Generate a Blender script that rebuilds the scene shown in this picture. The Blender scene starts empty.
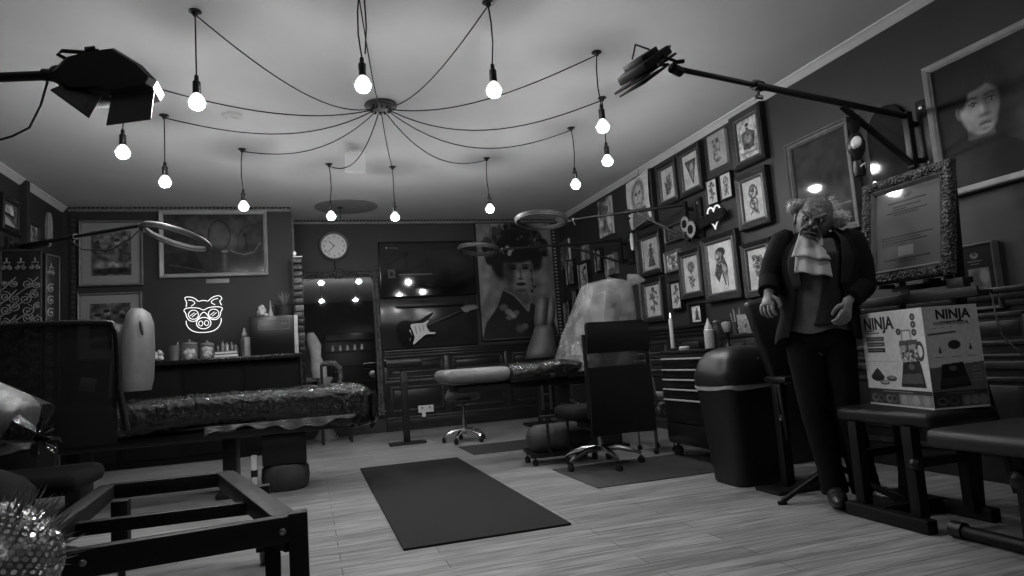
import bpy, math, random
import numpy as np
from mathutils import Vector, Matrix, Euler, noise
random.seed(7)
PI = math.pi
C = bpy.context.scene.collection

# ------------------------------------------------------------------ materials
MATS = {}
def mat(name, g, rough=.5, metal=0., var=.12, scale=14., bump=0., bscale=60., emis=0., alpha=1., trans=0., coat=0., btype='NOISE', spec=.5, bdist=.01):
    if name in MATS: return MATS[name]
    m = bpy.data.materials.new(name); m.use_nodes = True
    nt = m.node_tree; nd = nt.nodes; ln = nt.links
    b = nd['Principled BSDF']
    b.inputs['Roughness'].default_value = rough
    b.inputs['Metallic'].default_value = metal
    b.inputs['Alpha'].default_value = alpha
    b.inputs['Transmission Weight'].default_value = trans
    b.inputs['Coat Weight'].default_value = coat
    b.inputs['Specular IOR Level'].default_value = spec
    tc = nd.new('ShaderNodeTexCoord')
    if var > 0:
        n = nd.new('ShaderNodeTexNoise'); n.inputs['Scale'].default_value = scale; n.inputs['Detail'].default_value = 4
        r = nd.new('ShaderNodeValToRGB')
        lo, hi = max(0, g*(1-var)), g*(1+var)
        r.color_ramp.elements[0].position = .3; r.color_ramp.elements[1].position = .7
        r.color_ramp.elements[0].color = (lo, lo, lo, 1); r.color_ramp.elements[1].color = (hi, hi, hi, 1)
        ln.new(tc.outputs['Object'], n.inputs['Vector']); ln.new(n.outputs['Fac'], r.inputs['Fac']); ln.new(r.outputs['Color'], b.inputs['Base Color'])
    else:
        b.inputs['Base Color'].default_value = (g, g, g, 1)
    if bump > 0:
        if btype == 'VORONOI':
            t = nd.new('ShaderNodeTexVoronoi'); out = t.outputs['Distance']
        else:
            t = nd.new('ShaderNodeTexNoise'); t.inputs['Detail'].default_value = 5; t.inputs['Distortion'].default_value = 1.2; out = t.outputs['Fac']
        t.inputs['Scale'].default_value = bscale
        bp = nd.new('ShaderNodeBump'); bp.inputs['Strength'].default_value = bump; bp.inputs['Distance'].default_value = bdist
        ln.new(tc.outputs['Object'], t.inputs['Vector']); ln.new(out, bp.inputs['Height']); ln.new(bp.outputs['Normal'], b.inputs['Normal'])
    if emis > 0:
        b.inputs['Emission Color'].default_value = (1, 1, 1, 1); b.inputs['Emission Strength'].default_value = emis
    MATS[name] = m
    return m

def art_mat(name, rough=.25, spec=.5, bump=0.):
    if name in MATS: return MATS[name]
    m = bpy.data.materials.new(name); m.use_nodes = True
    nt = m.node_tree; b = nt.nodes['Principled BSDF']
    a = nt.nodes.new('ShaderNodeAttribute'); a.attribute_name = 'Col'
    nt.links.new(a.outputs['Color'], b.inputs['Base Color'])
    b.inputs['Roughness'].default_value = rough; b.inputs['Specular IOR Level'].default_value = spec
    MATS[name] = m
    return m

BLACK = mat('black_metal', .012, .42, .0, spec=.5)
BLACKP = mat('black_plastic', .014, .38, bump=.05, bscale=300)
VINYL = mat('black_vinyl', .016, .42, bump=.15, bscale=180)
FABRIC = mat('black_fabric', .012, .9, bump=.3, bscale=400, spec=.2)
CHROME = mat('chrome', .6, .16, 1., var=.05)
STEEL = mat('brushed_steel', .35, .35, 1., var=.1)
WHITE = mat('white_plastic', .62, .45, var=.04)
LIGHTG = mat('light_grey_vinyl', .19, .45, bump=.1, bscale=120)
MIDG = mat('mid_grey_vinyl', .085, .55, bump=.15, bscale=120)
DARKG = mat('dark_grey', .035, .5)
WALL = mat('dark_wall_paint', .034, .55, var=.08, scale=3, bump=.05, bscale=90)
WALLW = mat('dark_stained_wainscot', .022, .32, var=.25, scale=8, bump=.08, bscale=40)
WALLM = mat('worn_wainscot_moulding', .038, .35, var=.5, scale=14, bump=.12, bscale=60)
CEIL = mat('ceiling_paint', .64, .85, var=.03, scale=2, spec=.2)
CORN = mat('white_cornice', .55, .6, var=.04)
FILM = mat('clear_plastic_film', .34, .2, alpha=.40, var=.5, scale=9, bump=.9, bscale=16)
WRAP = mat('black_wrapped_plastic', .006, .15, var=.3, scale=10, bump=.8, bscale=42, bdist=.02, coat=.6)
HEM = mat('grey_plastic_hem', .13, .25, alpha=.6, bump=.7, bscale=30)
PAPER = mat('white_card', .6, .6, var=.05)
ART = art_mat('glazed_print', .14, .5)
ARTM = art_mat('matte_print', .6, .3)

# ------------------------------------------------------------------ mesh builder
def mat_from(z, x=None):
    z = Vector(z).normalized()
    x = Vector(x) if x is not None else (Vector((1,0,0)) if abs(z.x) < .9 else Vector((0,1,0)))
    y = z.cross(x).normalized(); x = y.cross(z).normalized()
    return Matrix((x, y, z)).transposed()

OFF = {}
class MB:
    def __init__(s): s.v = []; s.f = []; s.m = []; s.uvc = None
    def add(s, v, f, mi=0):
        o = len(s.v); s.v += [tuple(p) for p in v]; s.f += [tuple(i+o for i in q) for q in f]; s.m += [mi]*len(f)
        return s
    def box(s, c, d, rot=None, bev=0., mi=0):
        R_ = rot if isinstance(rot, Matrix) else (Euler(rot).to_matrix() if rot else Matrix.Identity(3))
        c = Vector(c); hx, hy, hz = d[0]/2, d[1]/2, d[2]/2
        b = min(bev, hx*.98, hy*.98, hz*.98)
        if b <= 0:
            vs = [R_ @ Vector((x*hx, y*hy, z*hz)) + c for x in (-1,1) for y in (-1,1) for z in (-1,1)]
            return s.add(vs, [(0,1,3,2),(4,6,7,5),(0,4,5,1),(2,3,7,6),(0,2,6,4),(1,5,7,3)], mi)
        # rounded box: subdivided cube pushed to rounded shape
        ix, iy, iz = hx-b, hy-b, hz-b
        vs = []; fs = []; cache = {}
        # build with 3x3 style grid per face: coordinates in {-h,-i,i,h}; corner verts projected onto sphere
        def coord(k, h, i): return (-h, -i, i, h)[k]
        def vert(key):
            if key in cache: return cache[key]
            p = Vector((coord(key[0], hx, ix), coord(key[1], hy, iy), coord(key[2], hz, iz)))
            q = Vector((max(-ix, min(ix, p.x)), max(-iy, min(iy, p.y)), max(-iz, min(iz, p.z))))
            d_ = p-q
            if d_.length > 1e-9: p = q + d_.normalized()*b
            cache[key] = len(vs); vs.append(R_ @ p + c); return cache[key]
        for ax in range(3):
            for e in (0, 3):
                for u in range(3):
                    for w in range(3):
                        ks4 = []
                        for (du, dw) in ((0,0),(1,0),(1,1),(0,1)):
                            k = [0,0,0]; k[ax] = e; k[(ax+1)%3] = u+du; k[(ax+2)%3] = w+dw
                            ks4.append(vert(tuple(k)))
                        if e == 0: ks4.reverse()
                        fs.append(ks4)
        return s.add(vs, fs, mi)
    def bar(s, p0, p1, w, h=None, up=(0,0,1), bev=0., mi=0):
        p0, p1 = Vector(p0), Vector(p1); d = p1-p0; L = d.length; x = d/L
        u = Vector(up)
        if abs(u.normalized().dot(x)) > .98: u = Vector((0,1,0))
        y = u.cross(x).normalized(); z = x.cross(y)
        return s.box((p0+p1)/2, (L, w, h or w), Matrix((x,y,z)).transposed(), bev, mi)
    def tube(s, pts, r, n=8, closed=False, mi=0):
        pts = [Vector(p) for p in pts]; N = len(pts)
        rs = r if isinstance(r, (list, tuple)) else [r]*N
        vs = []; fs = []; prev = None
        for i, p in enumerate(pts):
            a = pts[(i-1) % N] if (closed or i > 0) else p
            b = pts[(i+1) % N] if (closed or i < N-1) else p
            t = (b-a).normalized()
            if prev is None:
                x = t.orthogonal().normalized()
            else:
                x = (prev - t*prev.dot(t)); x = x.normalized() if x.length > 1e-6 else t.orthogonal().normalized()
            prev = x; y = t.cross(x)
            for k in range(n):
                a_ = 2*PI*k/n
                vs.append(p + (x*math.cos(a_) + y*math.sin(a_))*rs[i])
        R = N if closed else N-1
        for i in range(R):
            j = (i+1) % N
            for k in range(n):
                k2 = (k+1) % n
                fs.append((i*n+k, i*n+k2, j*n+k2, j*n+k))
        if not closed:
            fs.append(tuple(range(n-1, -1, -1))); fs.append(tuple((N-1)*n+k for k in range(n)))
        return s.add(vs, fs, mi)
    def lathe(s, prof, c=(0,0,0), axis=(0,0,1), n=20, mi=0, sx=1., sy=1.):
        M_ = mat_from(axis); c = Vector(c); vs = []; fs = []
        for (r, z) in prof:
            for k in range(n):
                a = 2*PI*k/n
                vs.append(M_ @ Vector((r*math.cos(a)*sx, r*math.sin(a)*sy, z)) + c)
        for i in range(len(prof)-1):
            for k in range(n):
                k2 = (k+1) % n
                fs.append((i*n+k, i*n+k2, (i+1)*n+k2, (i+1)*n+k))
        if prof[0][0] > 1e-5: fs.append(tuple(range(n-1, -1, -1)))
        if prof[-1][0] > 1e-5: fs.append(tuple((len(prof)-1)*n+k for k in range(n)))
        return s.add(vs, fs, mi)
    def ell(s, c, r, rot=None, n=16, mi=0, func=None):
        if not isinstance(r, (list, tuple)): r = (r, r, r)
        R_ = rot if isinstance(rot, Matrix) else (Euler(rot).to_matrix() if rot else Matrix.Identity(3))
        c = Vector(c); vs = []; fs = []; m = max(6, n*2//3)
        for i in range(m+1):
            ph = PI*i/m
            for k in range(n):
                a = 2*PI*k/n
                d = Vector((math.sin(ph)*math.cos(a), math.sin(ph)*math.sin(a), math.cos(ph)))
                q = Vector((d.x*r[0], d.y*r[1], d.z*r[2]))
                if func: q = func(d, q)
                vs.append(R_ @ q + c)
        for i in range(m):
            for k in range(n):
                k2 = (k+1) % n
                fs.append((i*n+k, (i+1)*n+k, (i+1)*n+k2, i*n+k2))
        return s.add(vs, fs, mi)
    def prism(s, poly, depth, o=(0,0,0), u=(1,0,0), v=(0,0,1), mi=0):
        o, u, v = Vector(o), Vector(u), Vector(v); n_ = u.cross(v).normalized()
        N = len(poly); vs = [o+u*x+v*y for x, y in poly] + [o+u*x+v*y+n_*depth for x, y in poly]
        fs = [tuple(range(N-1, -1, -1)), tuple(range(N, 2*N))]
        for i in range(N):
            j = (i+1) % N; fs.append((i, j, N+j, N+i))
        return s.add(vs, fs, mi)
    def torus(s, c, R, r, axis=(0,0,1), n=40, m=8, mi=0, x=None, sx=1., sy=1.):
        M_ = mat_from(axis, x)
        return s.tube([M_ @ Vector((R*sx*math.cos(2*PI*k/n), R*sy*math.sin(2*PI*k/n), 0)) + Vector(c) for k in range(n)], r, m, True, mi)
    def frame(s, o, U, N, w, h, prof, mi=None):
        # rectangular mitred frame: prof = [(inset, height)], o = top-left, U right, down = -Z
        o, U, N = Vector(o), Vector(U), Vector(N); D = getattr(s, 'D', Vector((0,0,-1)))
        vs = []; fs = []; ms = []
        for (i, z) in prof:
            for (x, y) in ((i, i), (w-i, i), (w-i, h-i), (i, h-i)): vs.append(o+U*x+D*y+N*z)
        base = len(s.v); s.v += [tuple(p) for p in vs]
        for k in range(len(prof)-1):
            for e in range(4):
                f = (e, (e+1) % 4)
                s.f.append((base+k*4+f[0], base+k*4+4+f[0], base+k*4+4+f[1], base+k*4+f[1])); s.m.append(mi[k] if mi else 0)
        return s
    def sheet(s, fn, nu, nv, mi=0, closed=False):
        vs = [fn(i/nu, j/nv) for j in range(nv+1) for i in range(nu+1)]
        fs = [(j*(nu+1)+i, j*(nu+1)+i+1, (j+1)*(nu+1)+i+1, (j+1)*(nu+1)+i) for j in range(nv) for i in range(nu)]
        return s.add(vs, fs, mi)
    def build(s, name, ms, parent=None, ang=40, flat=False, solid=0., subsurf=0, col=None):
        if not isinstance(ms, (list, tuple)): ms = [ms]
        me = bpy.data.meshes.new(name)
        off = Vector(OFF.get(parent.name, (0,0,0))) if parent else Vector((0,0,0))
        if parent is None and s.v:
            xs = [p[0] for p in s.v]; ys = [p[1] for p in s.v]; zs = [p[2] for p in s.v]
            off = Vector(((min(xs)+max(xs))/2, (min(ys)+max(ys))/2, min(zs)))
        me.from_pydata([tuple(Vector(p)-off) for p in s.v], [], s.f)
        for m in ms: me.materials.append(m)
        me.polygons.foreach_set('material_index', s.m)
        if not flat:
            me.polygons.foreach_set('use_smooth', [True]*len(s.f))
            try: me.set_sharp_from_angle(angle=math.radians(ang))
            except Exception: pass
        if col is not None:
            at = me.color_attributes.new('Col', 'FLOAT_COLOR', 'POINT')
            at.data.foreach_set('color', col)
        me.update()
        o = bpy.data.objects.new(name, me); C.objects.link(o)
        if parent: o.parent = parent; OFF[o.name] = tuple(off)
        else: o.location = off; OFF[o.name] = tuple(off)
        if solid:
            md = o.modifiers.new('thickness', 'SOLIDIFY'); md.thickness = solid; md.offset = 0
        if subsurf:
            md = o.modifiers.new('smooth', 'SUBSURF'); md.levels = subsurf; md.render_levels = subsurf
        return o

def tag(o, label=None, cat=None, group=None, kind=None):
    if label: o['label'] = label
    if cat: o['category'] = cat
    if group: o['group'] = group
    if kind: o['kind'] = kind
    return o
def thing(name, label, cat, loc=(0,0,0), group=None, rz=0., local=False):
    o = bpy.data.objects.new(name, None); C.objects.link(o)
    o.location = loc; o.rotation_euler = (0,0,rz); o.empty_display_size = .05
    OFF[o.name] = (0,0,0) if local else tuple(loc)
    return tag(o, label, cat, group)
def struct(mb, name, m, **k):
    o = mb.build(name, m, **k); o['kind'] = 'structure'; return o
def copy_tree(o, parent=None):
    c = o.copy(); C.objects.link(c)
    if parent: c.parent = parent
    for ch in [x for x in bpy.data.objects if x.parent == o]: copy_tree(ch, c)
    return c

def text_mb(txt, size, o, U, V, ext=.0006, mi=0, mb=None, align='LEFT', bold=0.):
    cu = bpy.data.curves.new('txt', 'FONT'); cu.body = txt; cu.size = size; cu.extrude = ext; cu.align_x = align; cu.offset = bold; cu.resolution_u = 3
    ob = bpy.data.objects.new('txt', cu); C.objects.link(ob)
    dg = bpy.context.evaluated_depsgraph_get(); me = bpy.data.meshes.new_from_object(ob.evaluated_get(dg))
    o, U, V = Vector(o), Vector(U).normalized(), Vector(V).normalized(); W = U.cross(V)
    mb = mb or MB()
    mb.add([o+U*v.co.x+V*v.co.y+W*v.co.z for v in me.vertices], [tuple(p.vertices) for p in me.polygons], mi)
    bpy.data.objects.remove(ob); bpy.data.curves.remove(cu); bpy.data.meshes.remove(me)
    return mb

# ------------------------------------------------------------------ painted pictures (vertex colours)
class Art:
    def __init__(s, w, h, n=60, bg=.5, seed=0):
        s.w, s.h = w, h; s.ny = n; s.nx = max(6, int(n*w/h)); s.A = w/h
        s.T = (0., 0., 1.); s.X, s.Y = np.meshgrid(np.linspace(0, s.A, s.nx+1), np.linspace(0, 1, s.ny+1))
        s.c = np.full(s.X.shape, float(bg)); s.rng = np.random.RandomState(seed)
    def put(s, m, val): s.c = s.c*(1-m) + val*m; return s
    def ell(s, x, y, rx, ry, val, rot=0., soft=.15, op=1.):
        x = (s.T[0]+x*s.T[2])*s.A; y = s.T[1]+y*s.T[2]; rx *= s.T[2]; ry *= s.T[2]; ca, sa = math.cos(rot), math.sin(rot)
        dx, dy = s.X-x, s.Y-y
        q = np.sqrt(((dx*ca+dy*sa)/rx)**2 + ((-dx*sa+dy*ca)/ry)**2)
        return s.put(np.clip((1+soft/2-q)/max(soft, 1e-3), 0, 1)*op, val)
    def ring(s, x, y, rx, ry, wd, val, rot=0., op=1.):
        x = (s.T[0]+x*s.T[2])*s.A; y = s.T[1]+y*s.T[2]; rx *= s.T[2]; ry *= s.T[2]; wd *= s.T[2]; ca, sa = math.cos(rot), math.sin(rot); dx, dy = s.X-x, s.Y-y
        q = np.sqrt(((dx*ca+dy*sa)/rx)**2 + ((-dx*sa+dy*ca)/ry)**2)
        return s.put((np.abs(q-1)*min(rx, ry) < wd).astype(float)*op, val)
    def poly(s, pts, val, op=1.):
        pts = [((s.T[0]+a*s.T[2])*s.A, s.T[1]+b*s.T[2]) for a, b in pts]; ins = np.zeros(s.X.shape, bool)
        j = len(pts)-1
        for i in range(len(pts)):
            xi, yi = pts[i]; xj, yj = pts[j]
            if yi != yj:
                ins ^= ((yi > s.Y) != (yj > s.Y)) & (s.X < (xj-xi)*(s.Y-yi)/(yj-yi)+xi)
            j = i
        return s.put(ins.astype(float)*op, val)
    def line(s, pts, wd, val, op=1.):
        pts = [((s.T[0]+a*s.T[2])*s.A, s.T[1]+b*s.T[2]) for a, b in pts]; wd *= s.T[2]; d = np.full(s.X.shape, 9.)
        for (x0, y0), (x1, y1) in zip(pts, pts[1:]):
            vx, vy = x1-x0, y1-y0; L = vx*vx+vy*vy+1e-9
            t = np.clip(((s.X-x0)*vx+(s.Y-y0)*vy)/L, 0, 1)
            d = np.minimum(d, np.hypot(s.X-x0-t*vx, s.Y-y0-t*vy))
        return s.put(np.clip(1.5-d/wd, 0, 1)*op, val)
    def mul(s, x, y, rx, ry, k, soft=1.):
        x = (s.T[0]+x*s.T[2])*s.A; y = s.T[1]+y*s.T[2]; rx *= s.T[2]; ry *= s.T[2]
        q = np.sqrt(((s.X-x)/rx)**2+((s.Y-y)/ry)**2); m = np.clip((1+soft/2-q)/soft, 0, 1); s.c = s.c*(1+(k-1)*m); return s
    def noise(s, amp, cells=6):
        gx = max(2, int(cells*s.A)+1); g = s.rng.rand(cells+2, gx+2)
        x = s.X/s.A*gx; y = s.Y*cells; xi = np.clip(x.astype(int), 0, gx); yi = np.clip(y.astype(int), 0, cells)
        fx, fy = x-xi, y-yi; fx = fx*fx*(3-2*fx); fy = fy*fy*(3-2*fy)
        v = (g[yi, xi]*(1-fx)+g[yi, xi+1]*fx)*(1-fy) + (g[yi+1, xi]*(1-fx)+g[yi+1, xi+1]*fx)*fy
        s.c = np.clip(s.c*(1+amp*(v-.5)*2), 0.004, 1); return s
    def grad(s, top, bot): s.c = top+(bot-top)*s.Y; return s
    def build(s, name, o, U, N, parent, m=None, D=(0,0,-1)):
        o, U, D = Vector(o), Vector(U), Vector(D); mb = MB()
        vs = [tuple(o+U*(x*s.h)+D*(y*s.h)) for x, y in zip(s.X.ravel(), s.Y.ravel())]
        k = s.nx+1; fs = [(j*k+i, (j+1)*k+i, (j+1)*k+i+1, j*k+i+1) for j in range(s.ny) for i in range(s.nx)]
        mb.add(vs, fs)
        g = np.clip(s.c.ravel(), .003, 1); col = np.stack([g, g, g, np.ones_like(g)], 1).ravel()
        return mb.build(name, m or ART, parent, flat=True, col=list(col))

def flash(w, h, kind, seed=0, paper=.42, n=56):
    a = Art(w, h, n, paper, seed); a.noise(.12, 5); k = .03
    L = a.line
    if kind == 'bird':
        a.ell(.5, .2, .2*a.A, .1, .06).ell(.42, .28, .13, .1, .2); a.poly([(.35,.3),(.6,.25),(.72,.55),(.6,.9),(.5,.62),(.35,.8),(.2,.62)], .08)
        a.poly([(.5,.4),(.68,.5),(.62,.84),(.55,.6)], .3); L([(.6,.3),(.72,.5),(.7,.9)], .012, .03); a.ell(.36,.27,.05,.04,.4)
    elif kind == 'vase':
        for x, y, r in ((.35,.2,.09),(.6,.24,.1),(.48,.36,.11),(.3,.4,.07),(.7,.42,.07)): a.ell(x, y, r, r*.8, .1).ring(x, y, r*.5, r*.4, .012, .35)
        L([(.48,.45),(.5,.6)], .012, .05); a.poly([(.38,.6),(.62,.6),(.55,.72),(.62,.9),(.4,.9),(.45,.72)], .1)
    elif kind == 'figure':
        a.ell(.5, .22, .08, .07, .1); a.poly([(.4,.3),(.6,.3),(.62,.55),(.75,.9),(.25,.9),(.38,.55)], .08); L([(.4,.34),(.28,.55)], .02, .1); L([(.6,.34),(.72,.5)], .02, .1)
    elif kind == 'flower':
        a.ell(.5, .3, .17, .16, .12, soft=.4).ell(.5, .3, .07, .06, .35); L([(.5,.4),(.48,.9)], .014, .05); a.ell(.4, .6, .1, .04, .1, .5).ell(.6, .7, .1, .04, .1, -.5)
    elif kind == 'dragon':
        L([(.6,.1),(.35,.2),(.4,.36),(.65,.48),(.6,.65),(.35,.75),(.45,.92)], .045, .07); L([(.6,.1),(.4,.2),(.45,.36),(.65,.5),(.58,.65),(.38,.75)], .012, .3); a.ell(.62,.12,.08,.05,.06)
        for y in (.25,.45,.62,.8): L([(.3,y),(.2,y-.05)], .012, .08)
    elif kind == 'face':
        a.ell(.5, .4, .24, .34, .14, soft=.3).ell(.5, .42, .16, .24, .38, soft=.4).ell(.42, .36, .05, .03, .04).ell(.58, .36, .05, .03, .04); L([(.5,.4),(.5,.5)], .012, .1); L([(.43,.58),(.57,.58)], .014, .05)
        a.poly([(.2,.7),(.8,.7),(.9,1),(.1,1)], .12)
    elif kind == 'wing':
        a.poly([(.3,.85),(.2,.35),(.35,.5),(.4,.2),(.52,.42),(.68,.15),(.72,.5),(.82,.4),(.6,.85)], .12); L([(.45,.85),(.5,.3)], .012, .35); L([(.55,.85),(.7,.3)], .012, .35)
    elif kind == 'triangle':
        a.poly([(.15,.2),(.85,.2),(.6,.9)], .1); a.ell(.55, .4, .1, .1, .3); a.poly([(.4,.5),(.7,.5),(.58,.8)], .22); L([(.15,.2),(.6,.9),(.85,.2),(.15,.2)], .012, .03)
    elif kind == 'beast':
        a.ell(.5, .16, .07, .05, .05); a.poly([(.2,.35),(.4,.3),(.48,.2),(.58,.3),(.85,.4),(.75,.75),(.55,.8),(.25,.75)], .08); a.ell(.5, .5, .15, .13, .2, soft=.5); L([(.15,.85),(.85,.88)], .03, .2); a.noise(.5, 12)
    elif kind == 'ornament':
        a.ring(.5, .35, .16, .18, .012, .15); a.ring(.5, .35, .1, .12, .01, .2); L([(.5,.55),(.5,.7)], .012, .15); a.ell(.5, .78, .14, .07, .12).ell(.5, .74, .1, .06, paper)
    elif kind == 'loops':
        a.ring(.5, .3, .14, .16, .022, .1).ring(.5, .6, .14, .14, .022, .12); L([(.3,.85),(.5,.75),(.7,.88)], .02, .1); a.ell(.5, .3, .05, .08, .2)
    elif kind == 'stem':
        L([(.5,.1),(.42,.35),(.55,.55),(.45,.92)], .022, .1); 
        for y, d in ((.25,.22),(.4,-.22),(.6,.2),(.72,-.2)): a.ell(.5+d*.8, y, .11, .05, .12, d*2)
        a.ell(.5, .14, .1, .08, .08)
    elif kind == 'abstract':
        a.noise(.8, 5); a.poly([(.2,.1),(.8,.25),(.6,.6),(.85,.95),(.3,.9),(.45,.5)], .1, .8); a.noise(.5, 9)
    elif kind == 'people':
        a.c[:] = .13; a.noise(.6, 7)
        for x, y, r, g in ((.2,.3,.11,.22),(.42,.22,.1,.3),(.65,.26,.1,.26),(.85,.36,.1,.15)):
            a.ell(x, y, r*.55, r*.65, g, soft=.4); a.ell(x, y+.28, r*1.2, .22, g*.5, soft=.5); a.ell(x-.01, y-.05, r*.6, r*.4, .03, soft=.4)
        
        for q in range(60): a.ell(a.rng.rand(), .15+.8*a.rng.rand(), .02+.07*a.rng.rand(), .02+.08*a.rng.rand(), [.02,.04,.08,.14,.25][a.rng.randint(5)], a.rng.rand()*3, .6, .55)
        a.ell(.5, .78, .3, .09, .25, soft=.6).ell(.55, .9, .4, .08, .03, soft=.6).ell(.55,.74,.1,.04,.4,soft=.5); a.noise(.5, 14)
    rg = random.Random(seed*7+1)
    if kind in ('stem','loops','flower','vase','wing','ornament','dragon'):
        for q in range(18): a.ell(rg.gauss(.5,.09), rg.uniform(.2,.85), rg.uniform(.025,.075), rg.uniform(.02,.06), rg.choice((.05,.07,.10,.16)), rg.random()*3, .4, .8)
    if kind != 'people':
        for q in range(46):
            x, y = rg.gauss(.5,.15), rg.uniform(.14,.88); an = rg.random()*6.3; l = rg.uniform(.02,.07)
            xi, yi = min(a.nx, max(0,int(x*a.nx))), int(y*a.ny)
            if a.c[yi, xi] < paper*.7: a.line([(x,y),(x+l*math.cos(an),y+l*math.sin(an))], .007, rg.choice((.03,.05,paper*.8,paper*.6)))
        a.noise(.12, 20)
    return a

FR_PROF = lambda fw, d: [(0,-.028),(0,d*.75),(fw*.12,d),(fw*.4,d*.8),(fw*.62,d*.55),(fw*.78,d*.75),(fw*.9,d*.68),(fw,d*.4),(fw,0.)]
FRD = mat('dark_carved_frame', .020, .35, var=.4, scale=60, bump=.5, bscale=90)
FRI = mat('worn_gilt_lip', .10, .35, .3, var=.3, scale=40)
FRW = mat('pale_painted_frame', .34, .5, var=.12, scale=10)
FRG = mat('mid_grey_frame', .16, .45, var=.2, scale=20)
FRB = mat('plain_black_frame', .012, .3)
MOUNT = mat('pale_mount_card', .27, .8, var=.05)
WALLP = {'R': lambda a, z: ((3.78, a, z), (0,-1,0), (-1,0,0)), 'B': lambda a, z: ((a, 9.42, z), (1,0,0), (0,-1,0)),
         'P': lambda a, z: ((a, 8.65, z), (1,0,0), (0,-1,0)), 'L': lambda a, z: ((-2.62, a, z), (0,1,0), (1,0,0))}
def picture(label, plane, a0, zt, w, h, fw, art, fmats=(FRD, FRI), depth=.03, mount=0., name='framed_picture', cat='picture', group=None, prof=None, glaze=None):
    o, U, N = WALLP[plane](a0, zt); o, U, N = Vector(o), Vector(U), Vector(N)
    c = o + U*w/2 - Vector((0,0,h))
    t = thing(name, label, cat, tuple(c), group)
    if fw > 0:
        p = prof or FR_PROF(fw, depth); k = len(p)-1
        mi = [0]*(k-4)+[1]*4 if not prof else [0]*k
        MB().frame(o, U, N, w, h, p, mi).build('frame', list(fmats), t, ang=20)
    else:
        MB().box(o+U*w/2-Vector((0,0,h/2))-N*.0145+N*0., (abs(U.x)*w+abs(N.x)*.028, abs(U.y)*w+abs(N.y)*.028, h)).build('canvas', PAPER, t)
    i = fw
    if mount:
        Art(w-2*i, h-2*i, 4, .27).build('mount', o+U*i-Vector((0,0,i))+N*.003, U, N, t, ARTM)
        i += mount
    pw, ph = w-2*i, h-2*i
    a = art(pw, ph) if callable(art) else art
    a.build('print', o+U*i-Vector((0,0,i))+N*(.006 if fw else .002), U, N, t, glaze or ART)
    return t
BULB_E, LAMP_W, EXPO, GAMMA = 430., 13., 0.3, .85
# ------------------------------------------------------------------ room shell
XL, XR, YB, YP, YF, XP, ZC = -2.65, 3.81, 9.45, 8.68, -2.6, -.14, 3.0
def floor_mat():
    m = bpy.data.materials.new('laminate_floor'); m.use_nodes = True
    nt = m.node_tree; nd = nt.nodes; ln = nt.links; b = nd['Principled BSDF']
    tc = nd.new('ShaderNodeTexCoord'); br = nd.new('ShaderNodeTexBrick')
    br.offset = .37; br.inputs['Scale'].default_value = 1.0
    br.inputs['Brick Width'].default_value = 1.25; br.inputs['Row Height'].default_value = .128
    br.inputs['Mortar Size'].default_value = .0022; br.inputs['Mortar Smooth'].default_value = .2
    br.inputs['Color1'].default_value = (.32,.32,.32,1); br.inputs['Color2'].default_value = (.42,.42,.42,1); br.inputs['Mortar'].default_value = (.09,.09,.09,1)
    ln.new(tc.outputs['Object'], br.inputs['Vector'])
    mp = nd.new('ShaderNodeMapping'); mp.inputs['Scale'].default_value = (1.3, 16, 1); ln.new(tc.outputs['Object'], mp.inputs['Vector'])
    n = nd.new('ShaderNodeTexNoise'); n.inputs['Scale'].default_value = 2.2; n.inputs['Detail'].default_value = 7; n.inputs['Distortion'].default_value = .6
    ln.new(mp.outputs['Vector'], n.inputs['Vector'])
    r = nd.new('ShaderNodeValToRGB'); r.color_ramp.elements[0].position = .3; r.color_ramp.elements[1].position = .72
    r.color_ramp.elements[0].color = (.42,.42,.42,1); r.color_ramp.elements[1].color = (1.15,1.15,1.15,1)
    ln.new(n.outputs['Fac'], r.inputs['Fac'])
    mx = nd.new('ShaderNodeMix'); mx.data_type = 'RGBA'; mx.blend_type = 'MULTIPLY'; mx.inputs[0].default_value = .85
    ln.new(br.outputs['Color'], mx.inputs[6]); ln.new(r.outputs['Color'], mx.inputs[7]); ln.new(mx.outputs[2], b.inputs['Base Color'])
    b.inputs['Roughness'].default_value = .29; b.inputs['Specular IOR Level'].default_value = .5
    bp = nd.new('ShaderNodeBump'); bp.inputs['Strength'].default_value = .12; bp.inputs['Distance'].default_value = .004
    ln.new(n.outputs['Fac'], bp.inputs['Height']); ln.new(bp.outputs['Normal'], b.inputs['Normal'])
    return m
def slab(name, x0, x1, y0, y1, z0, z1, m): return struct(MB().box(((x0+x1)/2,(y0+y1)/2,(z0+z1)/2),(x1-x0,y1-y0,z1-z0)), name, m)
slab('floor', XL-.1, XR+.1, YF-.1, YB+.1, -.1, 0, floor_mat())
slab('ceiling', XL-.1, XR+.1, YF-.1, YB+.1, ZC, ZC+.1, CEIL)
slab('wall_left', XL-.1, XL, YF-.1, YB+.1, 0, ZC, WALL)
slab('wall_right', XR, XR+.1, YF-.1, YB+.1, 0, ZC, WALL)
slab('wall_back', XP, XR, YB, YB+.1, 0, ZC, WALL)
slab('wall_front', XL, XR, YF-.1, YF, 0, ZC, WALL)
slab('wall_partition', XL, XP, YP, YB+.1, 0, ZC, WALL)
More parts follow.
